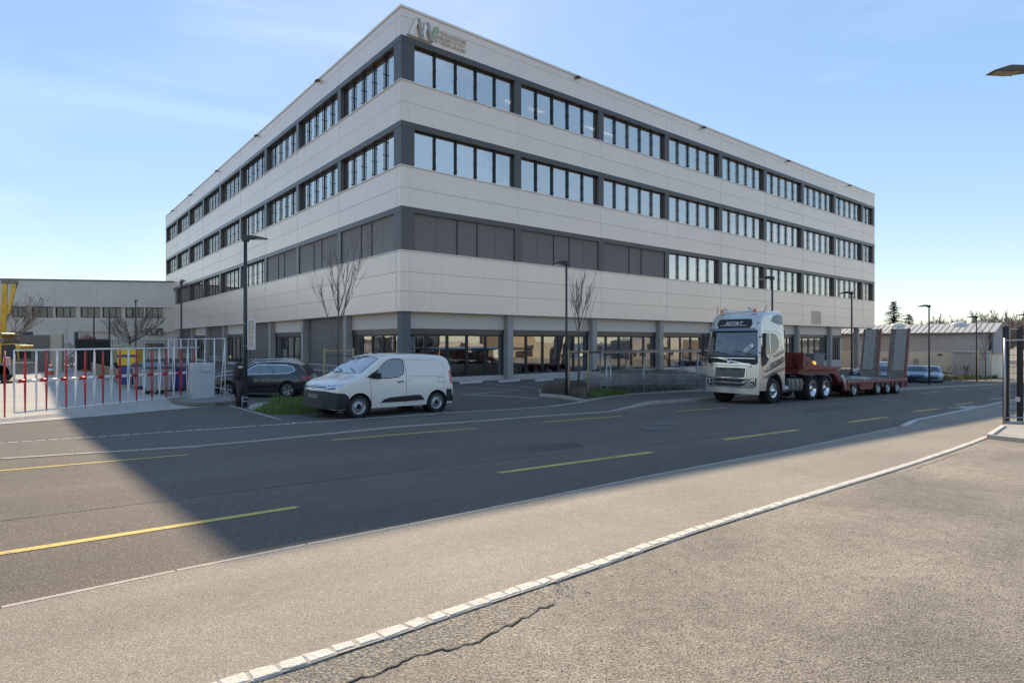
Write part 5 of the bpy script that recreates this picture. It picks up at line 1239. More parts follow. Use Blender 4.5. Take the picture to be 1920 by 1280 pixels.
# railing fence along the side of the building
def railfence(p0, p1, ht, nb, m, label, name='bar_fence', rails=(0.05, 1), th=.018, thick=.014, group=None, brace=False):
    p0, p1 = Vector(p0), Vector(p1); e = empty(name, p0, 0, label, 'fence', group); d = p1 - p0; d.z = 0; z0 = 0; z1 = gz(p1.x, p1.y) - gz(p0.x, p0.y)
    e.location.z = gz(p0.x, p0.y)
    for rr in rails:
        q = MB(); q.tube([(0, 0, ht * rr), (d.x, d.y, z1 + ht * rr)], thick, 8); q.build('rail', m, e)
    for i in range(nb + 1):
        t = i / nb; q = MB(); r_ = th if i % max(1, nb // 3) else th * 1.6; q.tube([(d.x * t, d.y * t, z1 * t), (d.x * t, d.y * t, z1 * t + ht)], r_, 6); q.build('bar', m, e)
    if brace: q = MB(); q.tube([(d.x, d.y, z1 + ht * .95), (d.x * .93, d.y * .93, z1)], .018, 6); q.build('brace', m, e)
    return e
railfence(atx(175, 47), atx(316, 33), 2.45, 34, LAMPM, 'tall dark railing fence of thin bars beyond the boom barrier', th=.012)
railfence(atx(316, 33), atx(422, 23.6), 2.52, 7, WHITEB, 'white railing fence between the yard and the parking, ending behind the cabinet', th=.016, rails=(.04, .2, 1), brace=True)
# wrapped post next to the lamp
c = gp(447, 762); e = empty('wrapped_post', c, .3, 'dark brown wrapped signal post beside the tallest street lamp', 'post')
BR = mat('brown_wrap', (.045, .032, .026), .6, var=.4, vs=8, bump=.6, bs=14)
q = MB(); q.tube([(0, 0, 0), (.02, 0, .5), (0, .01, 1.1)], [.10, .08, .09], 10); q.build('shaft', BR, e)
q = MB(); q.tube([(0, 0, 1.0), (0, 0, 1.12), (.01, 0, 1.4), (0, 0, 1.55), (0, 0, 1.62)], [.10, .17, .19, .16, .03], 9); q.build('wrapped_head', BR, e)
q = MB(); q.box(.02, .16, -.2, -.17, 1.42, 1.48); q.build('label_plate', WHITEB, e)
q = MB(); q.tube([(.14, -.05, -.1), (.14, -.05, .42), (.22, -.05, .42), (.22, -.05, -.1)], .014, 6); q.build('hoop', GALV, e)

# ------------------------------------------------------------------ planting
def blades(name, poly, n, hmin, hmax, m, label, cat, lean=.35, wd=.010, kind='stuff', dz=0.0, clump=0):
    xs = [p.x for p in poly]; ys = [p.y for p in poly]
    def inside(x, y):
        c_ = False; j = len(poly) - 1
        for i in range(len(poly)):
            if (poly[i].y > y) != (poly[j].y > y) and x < (poly[j].x - poly[i].x) * (y - poly[i].y) / (poly[j].y - poly[i].y) + poly[i].x: c_ = not c_
            j = i
        return c_
    vs = []; fs = []; cnt = 0; tries = 0
    while cnt < n and tries < n * 20:
        tries += 1; x, y = random.uniform(min(xs), max(xs)), random.uniform(min(ys), max(ys))
        if not inside(x, y): continue
        hf = .75 + .5 * math.sin(x * 2.1 + 1) * math.cos(y * 1.7)
        h = random.uniform(hmin, hmax) * max(.35, hf); a = random.uniform(0, 6.28); l_ = random.uniform(0, lean) * h; z = gz(x, y) + dz; o = len(vs)
        w2 = wd * random.uniform(.6, 1.3); ca, sa = math.cos(a), math.sin(a)
        vs += [(x - sa * w2, y + ca * w2, z), (x + sa * w2, y - ca * w2, z), (x + ca * l_ * .4 + sa * w2 * .6, y + sa * l_ * .4 - ca * w2 * .6, z + h * .6), (x + ca * l_ * .4 - sa * w2 * .6, y + sa * l_ * .4 + ca * w2 * .6, z + h * .6), (x + ca * l_, y + sa * l_, z + h)]
        fs += [(o, o + 1, o + 2, o + 3), (o + 3, o + 2, o + 4)]; cnt += 1
    me = bpy.data.meshes.new(name); me.from_pydata(vs, [], fs); me.materials.append(m); o = link(name, me)
    return tag(o, label, cat, kind=kind)
g1 = [flat(gp(*q_)) for q_ in ((474, 769), (503, 776.5), (560, 777), (640, 772), (625, 752), (575, 748), (545, 752), (515, 760))]
sheet('verge_soil', g1, SOIL, .012)
blades('grass_verge', g1, 9000, .10, .42, GRASS, 'rough green grass growing in the verge in front of the white van', 'grass', lean=.6)
gr = [flat(gp(*q_)) for q_ in ((462, 765), (474, 769), (515, 760), (545, 752), (520, 750), (475, 757))]
sheet('gravel_strip', gr, CONC, .010)
g2 = [flat(gp(*q_)) for q_ in ((1013, 741), (1060, 743), (1102, 752), (1110, 752), (1150, 745), (1188, 741), (1150, 731), (1085, 728), (1040, 730), (1013, 736))]
g2k = [flat(gp(*q_)) for q_ in ((1010, 743), (1058, 746.5), (1098, 756), (1145, 749), (1190, 743.5), (1150, 730), (1085, 726), (1035, 728), (1010, 735))]
sheet('planter_soil', g2k, SOIL, .09)
stones(g2k[:3], .12, .9, .13, KERB, fpave, side=1, joint=.005)
stones(g2k[2:5], .10, .9, .13, KERB, fpave, side=1, joint=.005)
stones([g2k[-1], g2k[0]], .12, .9, .13, KERB, fpave, side=1, joint=.005)
lav = [p for p in (flat(gp(*q_)) for q_ in ((1013, 740), (1060, 743), (1097, 752), (1112, 738), (1085, 729), (1035, 731)))]
blades('lavender_bed', lav, 9000, .22, .50, LAV, 'bushy grey brown lavender in the kerbed planter bed', 'shrubs', lean=.45, wd=.007, dz=.08)
grs = [p for p in (flat(gp(*q_)) for q_ in ((1105, 750), (1150, 744), (1187, 741), (1150, 731), (1115, 733)))]
blades('planter_grass', grs, 7000, .10, .30, GRASS, 'green grass at the right end of the planter bed', 'grass', lean=.6, dz=.08)
g4 = [flat(gp(*q_)) for q_ in ((1765, 713.5), (1870, 711.5), (1870, 706), (1765, 708))]
sheet('far_verge', g4, SOIL, .012)

def bare_tree(name, base, H_, spread, n0, label, seed=1, trunk_r=.05, fork=.35, upright=.6, depth=4, cat='tree', stakes=None, twig=.004, m=BARKP, group=None):
    rnd = random.Random(seed); e = empty(name, base, 0, label, cat, group)
    q = MB(); q.tube([(0, 0, -.1), (.01, .01, H_ * .3), (0, .0, H_ * fork), (.02, 0, H_ * .75 if upright > .5 else H_ * fork)], [trunk_r, trunk_r * .85, trunk_r * .7, trunk_r * .25], 8); q.build('trunk', BARK, e)
    q = MB()
    def br_(p, d, L, r, lv):
        n = 4; pts = [p]; dd = d.copy()
        for i in range(n):
            dd = (dd + Vector((rnd.uniform(-.16, .16), rnd.uniform(-.16, .16), .06 + .10 * upright))).normalized(); pts.append(pts[-1] + dd * L / n)
        q.tube(pts, [r * (1 - .7 * i / n) for i in range(n + 1)], 5 if lv < 2 else 3, cap=False)
        if lv < depth:
            for i in range(rnd.randint(3, 5)):
                k = rnd.uniform(.25, 1); j = min(n - 1, int(k * n)); pp = pts[j].lerp(pts[j + 1], k * n - j)
                a = rnd.uniform(0, 6.28); sp = rnd.uniform(.35, .8) * (1 - upright * .35)
                nd = (dd + Vector((math.cos(a), math.sin(a), rnd.uniform(-.1, .4))) * sp).normalized()
                br_(pp, nd, L * rnd.uniform(.4, .62), max(twig, r * .5), lv + 1)
    for i in range(n0):
        k = rnd.uniform(fork * .75, fork * 1.0 if upright < .5 else .72); a = i * 2.4 + rnd.uniform(-.4, .4)
        d = Vector((math.cos(a) * spread, math.sin(a) * spread, upright + .25)).normalized()
        br_(Vector((0, 0, H_ * k)), d, (H_ * (1 - k)) * rnd.uniform(.55, .85), trunk_r * .38, 1 if upright > .5 else 0)
    q.build('branches', m, e)
    if stakes:
        for sx in stakes:
            s_ = MB(); s_.tube([(sx[0], sx[1], -.1), (sx[0], sx[1], stakes_h)], .04, 8); s_.build('stake', WOOD, e)
        s_ = MB(); s_.beam((stakes[0][0], stakes[0][1], stakes_h - .1), (stakes[1][0], stakes[1][1], stakes_h - .1), .03, .07); s_.build('cross_rail', WOOD, e)
        s_ = MB(); s_.tube([(stakes[0][0], stakes[0][1], stakes_h - .35), (0, 0, stakes_h - .3), (stakes[1][0], stakes[1][1], stakes_h - .35)], .012, 5); s_.build('tie', BLACK, e)
    return e
stakes_h = 2.15
p = atx(634, 24.5); bare_tree('young_tree', p, 6.4, .55, 9, 'leafless young tree with wooden stakes behind the white van', 11, .055, .38, .85, 3, stakes=[(-.55, -.05), (.58, .15)], twig=.008)
p = atx(1085, 27.2); stakes_h = 2.15; bare_tree('young_tree', p, 5.6, .5, 9, 'leafless young tree with wooden stakes growing in the kerbed planter', 23, .055, .40, .9, 3, stakes=[(-.45, -.05), (.45, .15)], twig=.008)
p = atx(1848, 58); stakes_h = 3.1; bare_tree('young_tree', p, 5.6, .6, 9, 'leafless young tree with stakes in front of the low warehouse', 5, .06, .45, .7, 2, stakes=[(-.7, 0), (.6, .1)], twig=.012)
stakes_h = 2
p = atx(243, 62); bare_tree('bare_tree', p, 6.3, 1.1, 14, 'spreading leafless tree in front of the long beige hall', 31, .14, .48, .25, 3, twig=.012)
p = atx(12, 60); bare_tree('bare_tree', p, 7.5, 1.1, 14, 'leafless tree half hidden behind the yellow crane', 37, .16, .35, .3, 3, twig=.012)
# shrubs at the right
for i, (px, Y, h_, dn, lb) in enumerate([(1772, 56, 1.5, 7, 'thin leafless shrub just right of the parked cars'), (1790, 57, 1.8, 8, 'leafless shrub against the pale wall, second from the cars'), (1812, 56, 1.7, 22, 'dense square brown hedge plant left of the pale door'), (1762, 52, 1.2, 6, 'small leafless shrub at the tail of the ice blue car')]):
    bare_tree('shrub', atx(px, Y), h_, .6 if dn < 20 else .45, dn, lb, 50 + i, .02, .12, .75, 2, cat='shrub', twig=.010, group='shrubs in front of the low warehouse')
blades('far_ground_cover', g4, 2500, .15, .55, mat('olive_leaf', (.13, .13, .05), .8, var=.3), 'low olive ground cover along the far verge', 'ground cover', lean=.6, wd=.03)

def conifer(base, H_, R0, label, seed, m=NEEDLE, dens=1.0):
    rnd = random.Random(seed); e = empty('conifer', base, 0, label, 'tree')
    q = MB(); q.tube([(0, 0, 0), (0, 0, H_ * .97)], [.28, .04], 8); q.build('trunk', BARK, e)
    q = MB(); z = H_ * .16
    while z < H_ * .98:
        fr_ = 1 - z / H_; L = R0 * (fr_ ** .75) * rnd.uniform(.7, 1.1)
        for k in range(int(11 * dens)):
            a = rnd.uniform(0, 6.28); l_ = L * rnd.uniform(.55, 1.1); zz_ = z + rnd.uniform(-.15, .15); up_ = rnd.uniform(-.25, .12)
            n = max(3, int(l_ / .28))
            for i in range(n):
                t = (i + .5) / n; c_ = Vector((math.cos(a) * l_ * t, math.sin(a) * l_ * t, zz_ + up_ * l_ * t - .12 * l_ * t * t + .16 * l_ * t ** 3))
                for s_ in range(4):
                    b_ = a + rnd.choice((-1, 1)) * rnd.uniform(.4, 1.2); ln = rnd.uniform(.35, .8) * (1.1 - t * .5); w_ = .17
                    d_ = Vector((math.cos(b_), math.sin(b_), rnd.uniform(-.35, .1))) * ln; sd_ = Vector((-math.sin(b_), math.cos(b_), 0)) * w_
                    q.add([c_ - sd_, c_ + sd_, c_ + d_], [(0, 1, 2)])
        z += H_ * .028 * rnd.uniform(.8, 1.2)
    q.build('crown', m, e, fixn=False)
    return e
conifer(Vector((at(1676, 640, 112).x, 112, -3)), 12.2, 5.6, 'dark pointed conifer rising over the low warehouse roof', 3)
conifer(Vector((at(1704, 640, 114).x, 114, -3)), 10.0, 4.4, 'shorter paler conifer right of the pointed one', 4, m=mat('needle_pale', (.16, .17, .12), .85, var=.3), dens=.9)
TW = mat('distant_twigs', (.24, .205, .165), .9, var=.2, vs=2)
for i, (px, Y, h_, s_) in enumerate([(1770, 118, 9.0, 1.2), (1800, 116, 9.8, 1.2), (1828, 122, 9.4, 1.2), (1890, 104, 10.0, 1.2), (1925, 108, 9.6, 1.2), (1748, 130, 8.6, 1.1), (1655, 135, 7.0, 1.2)]):
    lbs = ['leafless round tree left of the roof dome', 'tallest leafless tree behind the roof dome', 'leafless tree right of the roof dome', 'broad leafless tree beyond the warehouse gable', 'leafless tree behind the black gate', 'low leafless tree right of the conifers', 'small leafless treetop left of the conifers']
    bare_tree('distant_tree', Vector((at(px, 640, Y).x, Y, -3.2)), h_, s_ * 1.1, 40, lbs[i], 70 + i, .22, .42, .45, 3, twig=.05, m=TW, group='leafless trees on the skyline')

# ------------------------------------------------------------------ long hall at the left
Yh = 75
e = empty('long_hall', (at(160, 640, Yh).x, Yh, 0), ANG * 0.0, 'long pale beige hall with a tall blank upper wall and dark ribbon windows', 'building')
# built parallel to the road direction in its own frame: x along the facade, y into the building
dirh = Vector((.985, .17, 0)).normalized(); e.rotation_euler.z = math.atan2(dirh.y, dirh.x)
zh = lambda y, k=1.0: CZ + (640 - y) * Yh / F
z_top, z_ub, z_w1, z_w0, z_g1 = zh(527), zh(575.5), zh(576.5), zh(595.5), zh(622)
q = MB(); q.box(-22, 34, .25, 20, -4, z_w0); q.build('lower_wall', BEIGEW, e)
q = MB()
for i in range(14): x0 = -22 + i * 4.0; q.box(x0 + .01, x0 + 3.99, -.02, .3, z_g1, z_w0)
q.build('wall_panel_row', BEIGEW, e)
for i in range(12):
    q = MB(); x0 = -22 + i * 4.7; q.box(x0 + .008, x0 + 4.692, -.25, 20 - i * .001, z_ub, z_top); q.build('upper_wall_panel', UPGREY, e)
q = MB(); q.box(-22.1, 34.5, -.35, 20.1, z_top, z_top + .15); q.build('roof_edge', LAMPM, e)
pxw = [(22, 51), (60, 100), (104, 143), (151, 188), (192, 228), (235, 270), (273, 306)]
ORIG = Vector((at(160, 640, Yh).x, Yh))
def on_hall(px):
    k = (px - 960) / F; return (k * ORIG.y - ORIG.x) / (dirh.x - k * dirh.y)
q = MB(); prev = -22
for a, b in pxw + [(330, 331)]:
    x0, x1 = on_hall(a), on_hall(b); q.box(prev, x0, -.02, .3, z_w0, z_ub) if x0 > prev else None; prev = x1
q.box(prev, 34, -.02, .3, z_w0, z_ub); q.build('window_pier', BEIGEW, e)
q = MB(); q.box(-22, 34, .6, .7, z_w0, z_ub); q.build('window_back_wall', mat('hall_inside', (.10, .10, .11), .8), e)
HG = glassmat('hall_glass', (.5, .52, .55), .06, rise_=.2)
BF = mat('hall_window_frame', (.045, .052, .07), .5)
def hallwin(x0, x1, z0, z1, n, y=.12, fm=BF):
    q = MB(); t = .07; q.box(x0, x1, y, y + .12, z0, z0 + t); q.box(x0, x1, y, y + .12, z1 - t, z1)
    for i in range(n + 1): xx = x0 + (x1 - x0) * i / n; q.box(max(x0, xx - t / 2), min(x1, xx + t / 2), y + .001, y + .119, z0 + t, z1 - t)
    w_ = q.build('window', fm, e); q = MB(); q.box(x0 + .03, x1 - .03, y + .05, y + .06, z0 + .03, z1 - .03); q.build('pane', HG, w_)
    for i in range(n):
        if random.random() < .5: q = MB(); q.box(x0 + (x1 - x0) * i / n + .1, x0 + (x1 - x0) * (i + .8) / n, y + .2, y + .22, z0, z1); q.build('curtain', INTW, w_)
for a, b in pxw: hallwin(on_hall(a), on_hall(b), z_w0 + .02, z_ub - .02, 3)
for z0, z1 in ((zh(628), zh(614.5)), (zh(655), zh(643))): hallwin(on_hall(273), on_hall(306), z0, z1, 3, y=-.1, fm=BLUEF)
q = MB(); q.box(on_hall(20), on_hall(62), -.06, -.03, z_g1 - 2.4, z_g1); q.build('dark_door_band', BF, e)
q = MB(); q.box(on_hall(63), on_hall(140), -.08, -.03, z_g1 - 4, z_g1); q.build('roller_door', UPGREY, e)
q = MB(); q.box(on_hall(140), on_hall(145), -.10, -.03, z_g1 - 4, z_g1); q.build('door_post', BF, e)
# ------------------------------------------------------------------ yard contents
def corr_fence(p0, p1, ht, m, label, name='sheet_fence', n=40):
    p0 = Vector(p0); p1 = Vector(p1); e = empty(name, (p0.x, p0.y, gz(p0.x, p0.y)), math.atan2(p1.y - p0.y, p1.x - p0.x), label, 'fence'); L = (p1 - p0).xy.length; pw = L / n
    for i in range(n):
        q = MB(); x = i * pw; q.prism([(x, .0), (x + pw * .3, -.06), (x + pw * .65, -.06), (x + pw * .97, 0), (x + pw * .97, .02), (x, .02)], -.2, ht, 'z'); q.build('sheet_rib', m, e)
    return e
corr_fence(atx(10, 46), atx(94, 46), 2.85, mat('fence_sheet', (.20, .18, .155), .7, var=.1), 'brown corrugated sheet fence behind the traffic cone', n=30)
q = MB(); p = atx(94, 46); q.box(0, .9, 0, .25, -.2, 2.95); o = q.build('concrete_slab_wall', mat('slab_beige', (.42, .37, .28), .85, var=.15)); o.location = p; tag(o, 'narrow beige wall slab at the end of the corrugated fence', 'wall')
# black container and scrap baler
p = atx(142, 47); e = empty('black_container', p, .05, 'tall black skip container with rusty red frame on top', 'container')
q = MB(); q.box(0, 1.35, 0, 2.2, .1, 2.55)
q.build('box', mat('container_black', (.02, .02, .02), .6, var=.3), e, bevel=.02)
for i in range(6): q = MB(); q.box(.03 + i * .23, .08 + i * .23, -.06, 0, .1, 2.5); q.build('rib', mat('container_black', (.02, .02, .02), .6, var=.3), e)
q = MB()
for i in range(8): a = i * .5; q.tube([(.2 + .12 * i, .3, 2.55), (.3 + .12 * i, .4 + .1 * math.sin(a), 2.8 + .15 * math.sin(a * 1.7)), (.5 + .10 * i, .6, 2.6)], .03, 5)
q.build('grab_frame', REDP, e)
p = atx(105, 48); e = empty('scrap_machine', p, 0, 'rusty grey scrap frame standing left of the black container', 'machine'); rnd = random.Random(4); q = MB()
for i in range(60):
    a = Vector((rnd.uniform(0, 1.6), rnd.uniform(0, 1), rnd.uniform(.2, 2.2))); b = a + Vector((rnd.uniform(-.4, .4), rnd.uniform(-.3, .3), rnd.uniform(-.4, .4))); a.x = min(max(a.x, 0), 1.6); b.x = min(max(b.x, 0), 1.6); q.beam(a, b, .06, .08)
q.build('scrap_heap', mat('scrap_pale', (.36, .34, .30), .8, var=.5, vs=9), e)
q = MB(); 
for x in (.45, 1.55): q.box(x, x + .08, .4, .48, 0, 3.3)
for z in (.9, 1.9, 3.2): q.box(.45, 1.63, .4, .48, z, z + .07)
q.build('frame', mat('pale_frame', (.5, .48, .44), .6, var=.2), e)
# traffic cone
p = atx(95, 42); e = empty('traffic_cone', p, 0, 'orange and white striped traffic cone beside the corrugated fence', 'traffic cone')
q = MB(); q.box(-.25, .25, -.25, .25, 0, .04); q.build('base', REDB, e)
CO_ = mat('cone_orange', (.60, .10, .03), .6)
for z0, z1, m_ in ((.04, .30, CO_), (.30, .46, WHITEB), (.46, .62, CO_), (.62, .76, WHITEB), (.76, .95, CO_)):
    f_ = lambda z: .19 - .155 * z / .95; q = MB(); q.lathe([(f_(z0), z0), (f_(z1), z1), (.001, z1)], 'z', n=18); q.build('cone_band', m_, e)
# tanker body beyond the fence, wooden wall, bins
p = atx(200, 52); e = empty('yellow_trailer', p, .25, 'cream yellow caravan like body beyond the dark railing', 'trailer')
q = MB(); q.prism([(-2.2, .5), (-2.2, 2.05), (1.2, 2.05), (1.9, 1.7), (2.1, .5)], 0, 2.0, 'y'); q.build('body', mat('cream_yellow', (.55, .48, .25), .5, var=.08), e, bevel=.05)
q = MB(); q.box(-2.2, 1.3, -.03, .03, 2.0, 2.08); q.build('roof_strip', WHITEB, e)
for x in (-.9, .9): q = MB(); q.lathe([(.001, -.1), (.32, -.1), (.32, .1), (.001, .1)], 'y', (x, .1, .32), n=20); q.build('wheel', RUBBER, e)
pa, pb = atx(171, 44), atx(245, 30); e = empty('wooden_wall', pa, math.atan2(pb.y - pa.y, pb.x - pa.x), 'low wooden board wall along the foot of the railing', 'wall'); L = (pb - pa).xy.length
for j in range(3):
    q = MB(); q.box(0, L, 0, .05, .02 + j * .27, .27 + j * .27); q.build('board', mat('wall_boards', (.25, .18, .11), .85, var=.3, vs=4), e)
def bin_(name, px, Y, wd, dp, ht, col, lid, label, rz=0, wheels=True):
    p = atx(px, Y); e = empty(name, p, rz, label, 'waste bin', 'waste bins by the railing')
    q = MB(); v = []
    for z, k in ((.18, .88), (ht * .85, 1.0)):
        for sx, sy in ((-1, -1), (1, -1), (1, 1), (-1, 1)): v.append((sx * wd / 2 * k, sy * dp / 2 * k, z))
    q.add(v, [(0, 1, 2, 3), (4, 5, 6, 7), (0, 1, 5, 4), (1, 2, 6, 5), (2, 3, 7, 6), (3, 0, 4, 7)]); q.build('tub', col, e, bevel=.02)
    q = MB(); q.prism([(-dp / 2 - .03, ht * .85), (dp / 2 + .03, ht * .85), (dp / 2, ht * .93), (0, ht), (-dp / 2, ht * .93)], -wd / 2 - .03, wd / 2 + .03, 'x'); q.build('lid', lid, e, bevel=.01)
    q = MB(); q.box(-wd / 2 - .05, wd / 2 + .05, -dp / 2 - .05, -dp / 2, ht * .78, ht * .84); q.build('rim_bar', col, e)
    if wheels:
        for sx in (-1, 1):
            for sy in (-1, 1): q = MB(); q.lathe([(.001, -.03), (.09, -.03), (.09, .03), (.001, .03)], 'y', (sx * wd * .36, sy * dp * .36, .09), n=14); q.build('wheel', RUBBER, e)
    return e
BGY = mat('bin_grey', (.30, .31, .31), .5, metal=.2, var=.15, vs=4); BBL = mat('bin_blue', (.03, .045, .20), .5, var=.1); BYL = mat('bin_yellow', (.72, .46, .02), .5, var=.08); BDK = mat('bin_lid_dark', (.06, .07, .08), .45)
bin_('recycling_container', 246, 30.5, .85, .8, 2.0, BBL, BYL, 'tall blue recycling container with a big yellow top', .2, False)
q = MB(); q.box(-.46, .46, -.44, .44, 1.15, 2.02); o = q.build('container_hood', BYL, [x for x in bpy.data.objects if x.name.startswith('recycling_container')][0], bevel=.02)
bin_('waste_bin', 281, 29.5, 1.3, .95, 1.35, BGY, BDK, 'grey steel wheeled bin nearest the yellow container', .3)
bin_('waste_bin', 300, 27.0, 1.2, .95, 1.35, BGY, BDK, 'grey steel wheeled bin standing in the middle of the row', .3)
bin_('waste_bin', 322, 27.5, 1.3, .95, 1.35, BBL, BDK, 'dark blue wheeled bin standing beside the cabinet', .3)
# crane truck at the left edge
p = atx(12, 36); e = empty('yellow_crane', p, 0, 'folded yellow loading crane on its carrier at the left edge', 'crane'); z0 = p.z
zc = lambda y: CZ + (640 - y) / F * 36 - z0; xc = lambda px: (px - 12) / F * 36
q = MB(); q.prism([(xc(0), zc(640)), (xc(11), zc(640)), (xc(15), zc(530)), (xc(5), zc(530))], -.06, .04, 'y'); q.build('main_boom', YELM, e, bevel=.02)
q = MB(); q.prism([(xc(16), zc(588)), (xc(20), zc(588)), (xc(35), zc(532)), (xc(24), zc(532))], -.12, -.04, 'y'); q.build('outer_boom', YELM, e, bevel=.02)
q = MB(); q.box(xc(4), xc(20), -.10, .06, zc(532), zc(522)); q.box(xc(19), xc(36), -.14, -.02, zc(533), zc(526)); q.tube([(xc(36), -.1, zc(528)), (xc(33), -.1, zc(540))], .05, 6); q.build('boom_head', RUST, e, bevel=.02)
q = MB(); q.tube([(xc(0), -.3, zc(632)), (xc(3), -.3, zc(560))], .07, 8); q.tube([(xc(1), -.3, zc(560)), (xc(3), -.3, zc(548))], .10, 8); q.build('hydraulic_ram', RUST, e)
q = MB(); q.box(xc(-6), xc(16), -.5, .5, zc(662), zc(624)); q.box(xc(-6), xc(14), -.45, .45, zc(690), zc(656)); q.build('slew_column', YELM, e, bevel=.03)
q = MB(); q.box(xc(-8), xc(22), -.6, .6, zc(642), zc(634)); q.box(xc(-8), xc(22), -.6, .6, zc(630), zc(626)); q.build('valve_block', RUST, e, bevel=.02)
q = MB(); q.prism([(xc(15), zc(672)), (xc(15), zc(646)), (xc(38), zc(645)), (xc(46), zc(652)), (xc(46), zc(672))], -.5, .5, 'y'); q.build('engine_cover', mat('engine_dark', (.04, .04, .04), .7, var=.3), e, bevel=.03)
q = MB(); q.box(xc(43), xc(51), -.55, .5, zc(655), zc(647)); q.tube([(xc(15), -.5, zc(646)), (xc(38), -.5, zc(644)), (xc(46), -.5, zc(650)), (xc(48), -.5, zc(675))], .04, 6); q.build('lamp_box', YELM, e, bevel=.02)
q = MB(); q.box(xc(-20), xc(46), -1, 1, zc(700), zc(680)); q.build('carrier_deck', mat('carrier_grey', (.25, .24, .22), .7, var=.3), e)
q = MB(); q.box(xc(34), xc(46), -1.05, -1.0, zc(684), zc(668)); q.build('warning_plate', WHITEB, e)
for k in range(4): q = MB(); q.prism([(xc(34 + k * 3), zc(684)), (xc(35.5 + k * 3), zc(684)), (xc(37 + k * 3), zc(670)), (xc(35.5 + k * 3), zc(670))], -1.06, -1.052, 'y'); q.build('warning_stripe', REDB, e)
for x in (-16, 30): q = MB(); q.lathe([(.001, -.15), (.45, -.15), (.5, -.08), (.5, .08), (.45, .15), (.001, .15)], 'y', (xc(x), -.85, .5), n=22); q.build('wheel', RUBBER, e)
# thin lamp posts far in the yard
for px, Y, tp, lb in ((176, 60, 592, 'thin dark pole in front of the hall, left one'), (205, 58, 582, 'thin dark pole in front of the hall, middle one'), (222, 70, 590, 'thin pale pole in front of the hall, right one')):
    p = atx(px, Y); q = MB(); q.tube([(0, 0, 0), (0, 0, CZ + (640 - tp) / F * Y - p.z)], .07, 8); o = q.build('slim_pole', LAMPM if px < 220 else GALV); o.location = p; tag(o, lb, 'pole', 'slim poles in front of the hall')

# ------------------------------------------------------------------ low warehouse at the right
P0w = Vector((.803 * 68, 68, 0)); Lw = 24.0; org = P0w + Vector((-Ry, Rx, 0)) * Lw; Yw = 68
zE = CZ + 1.066; zM = CZ - 1.218
e = empty('low_warehouse', org, math.atan2(-Rx, Ry), 'low grey warehouse with ribbed pitched roof, dome rooflights and pale lower wall', 'building')
def wx_(px, y=0.0):
    k = (px - 960) / F; ox, oy = org.x + Rx * y, org.y + Ry * y; return (k * oy - ox) / (Ry + k * Rx)
WUP = mat('warehouse_sheet', (.46, .43, .405), .6, var=.06, vs=.4, metal=.1); WLO = mat('warehouse_pale_wall', (.70, .62, .48), .85, var=.12, vs=.25)
WW = 5.4; RI = 1.05
q = MB(); q.box(0, Lw + .1, -.35, WW, -6, zM - .03); q.build('lower_wall', WLO, e)
npan = 14
for i in range(npan): q = MB(); q.box(Lw * i / npan + .008, Lw * (i + 1) / npan - .008, 0, .3, zM, zE); q.build('wall_sheet', WUP, e)
q = MB(); q.prism([(0, zM - .2), (WW, zM - .2), (WW, zE), (WW / 2, zE + RI), (0, zE)], Lw, Lw + .3, 'x'); q.build('gable_wall', mat('gable_grey', (.30, .29, .30), .7), e)
RFM = mat('roof_sheet', (.52, .50, .46), .5, metal=.1, var=.06)
q = MB(); q.prism([(-.35, zE - .14), (-.35, zE - .02), (WW / 2, zE + RI + .06), (WW + .35, zE - .02), (WW + .35, zE - .14), (WW / 2, zE + RI - .06)], -1, Lw + .5, 'x'); q.build('roof', RFM, e)
nr = 42
for i in range(nr):
    x = -.9 + i * (Lw + 1.3) / nr; h_ = .045; y0, y1 = -.36, WW / 2; za, zb_ = zE - .02, zE + RI + .06; q = MB()
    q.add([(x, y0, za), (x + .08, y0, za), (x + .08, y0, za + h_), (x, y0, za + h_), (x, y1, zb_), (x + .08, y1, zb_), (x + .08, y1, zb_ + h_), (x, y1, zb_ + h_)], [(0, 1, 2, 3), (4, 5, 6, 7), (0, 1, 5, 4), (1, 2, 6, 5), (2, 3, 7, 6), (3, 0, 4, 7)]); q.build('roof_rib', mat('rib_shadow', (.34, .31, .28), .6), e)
q = MB(); q.box(-1, Lw + .5, -.50, -.37, zE - .16, zE - .01); q.build('gutter', mat('gutter_brown', (.20, .17, .14), .6), e)
for px in (1685, 1800):
    q = MB(); xx = wx_(px, 2.9); q.lathe([(.85, -.5), (.85, .12), (.75, .28), (.55, .40), (.25, .46), (.001, .48)], 'z', (xx, 2.5, zE + .85), n=22); q.build('dome_rooflight', mat('dome_white', (.62, .62, .60), .3), e)
q = MB(); q.box(wx_(1835, 3), wx_(1850, 3), 3, 3.6, zE + .9, zE + 1.35); q.build('roof_vent', UPGREY, e)
q = MB(); xx = wx_(1822, -.4); q.box(xx - .4, xx + .4, -.45, -.35, zM - 4, zM - .75); q.build('pale_door', WHITEB, e)
for px in (1669, 1762, 1796): q = MB(); xx = wx_(px, -.4); q.box(xx - .2, xx + .2, -.5, -.35, zM - .42, zM - .28); q.build('wall_lamp', BLACK, e)
q = MB(); xx = wx_(1857); q.tube([(xx, -.1, zM), (xx, -.1, zE)], .12, 8); q.build('downpipe', LAMPM, e)
for a, b in ((1654, 1664), (1712, 1722)): q = MB(); q.box(wx_(a, -.35), wx_(b, -.35), -.40, -.35, zM - 1.6, zM - .9); q.build('wall_louvre', mat('louvre_dim', (.36, .33, .27), .8), e)
pA = P0w + Vector((-Ry, Rx, 0)) * 2.9 - Vector((Rx, Ry, 0)) * 2.6
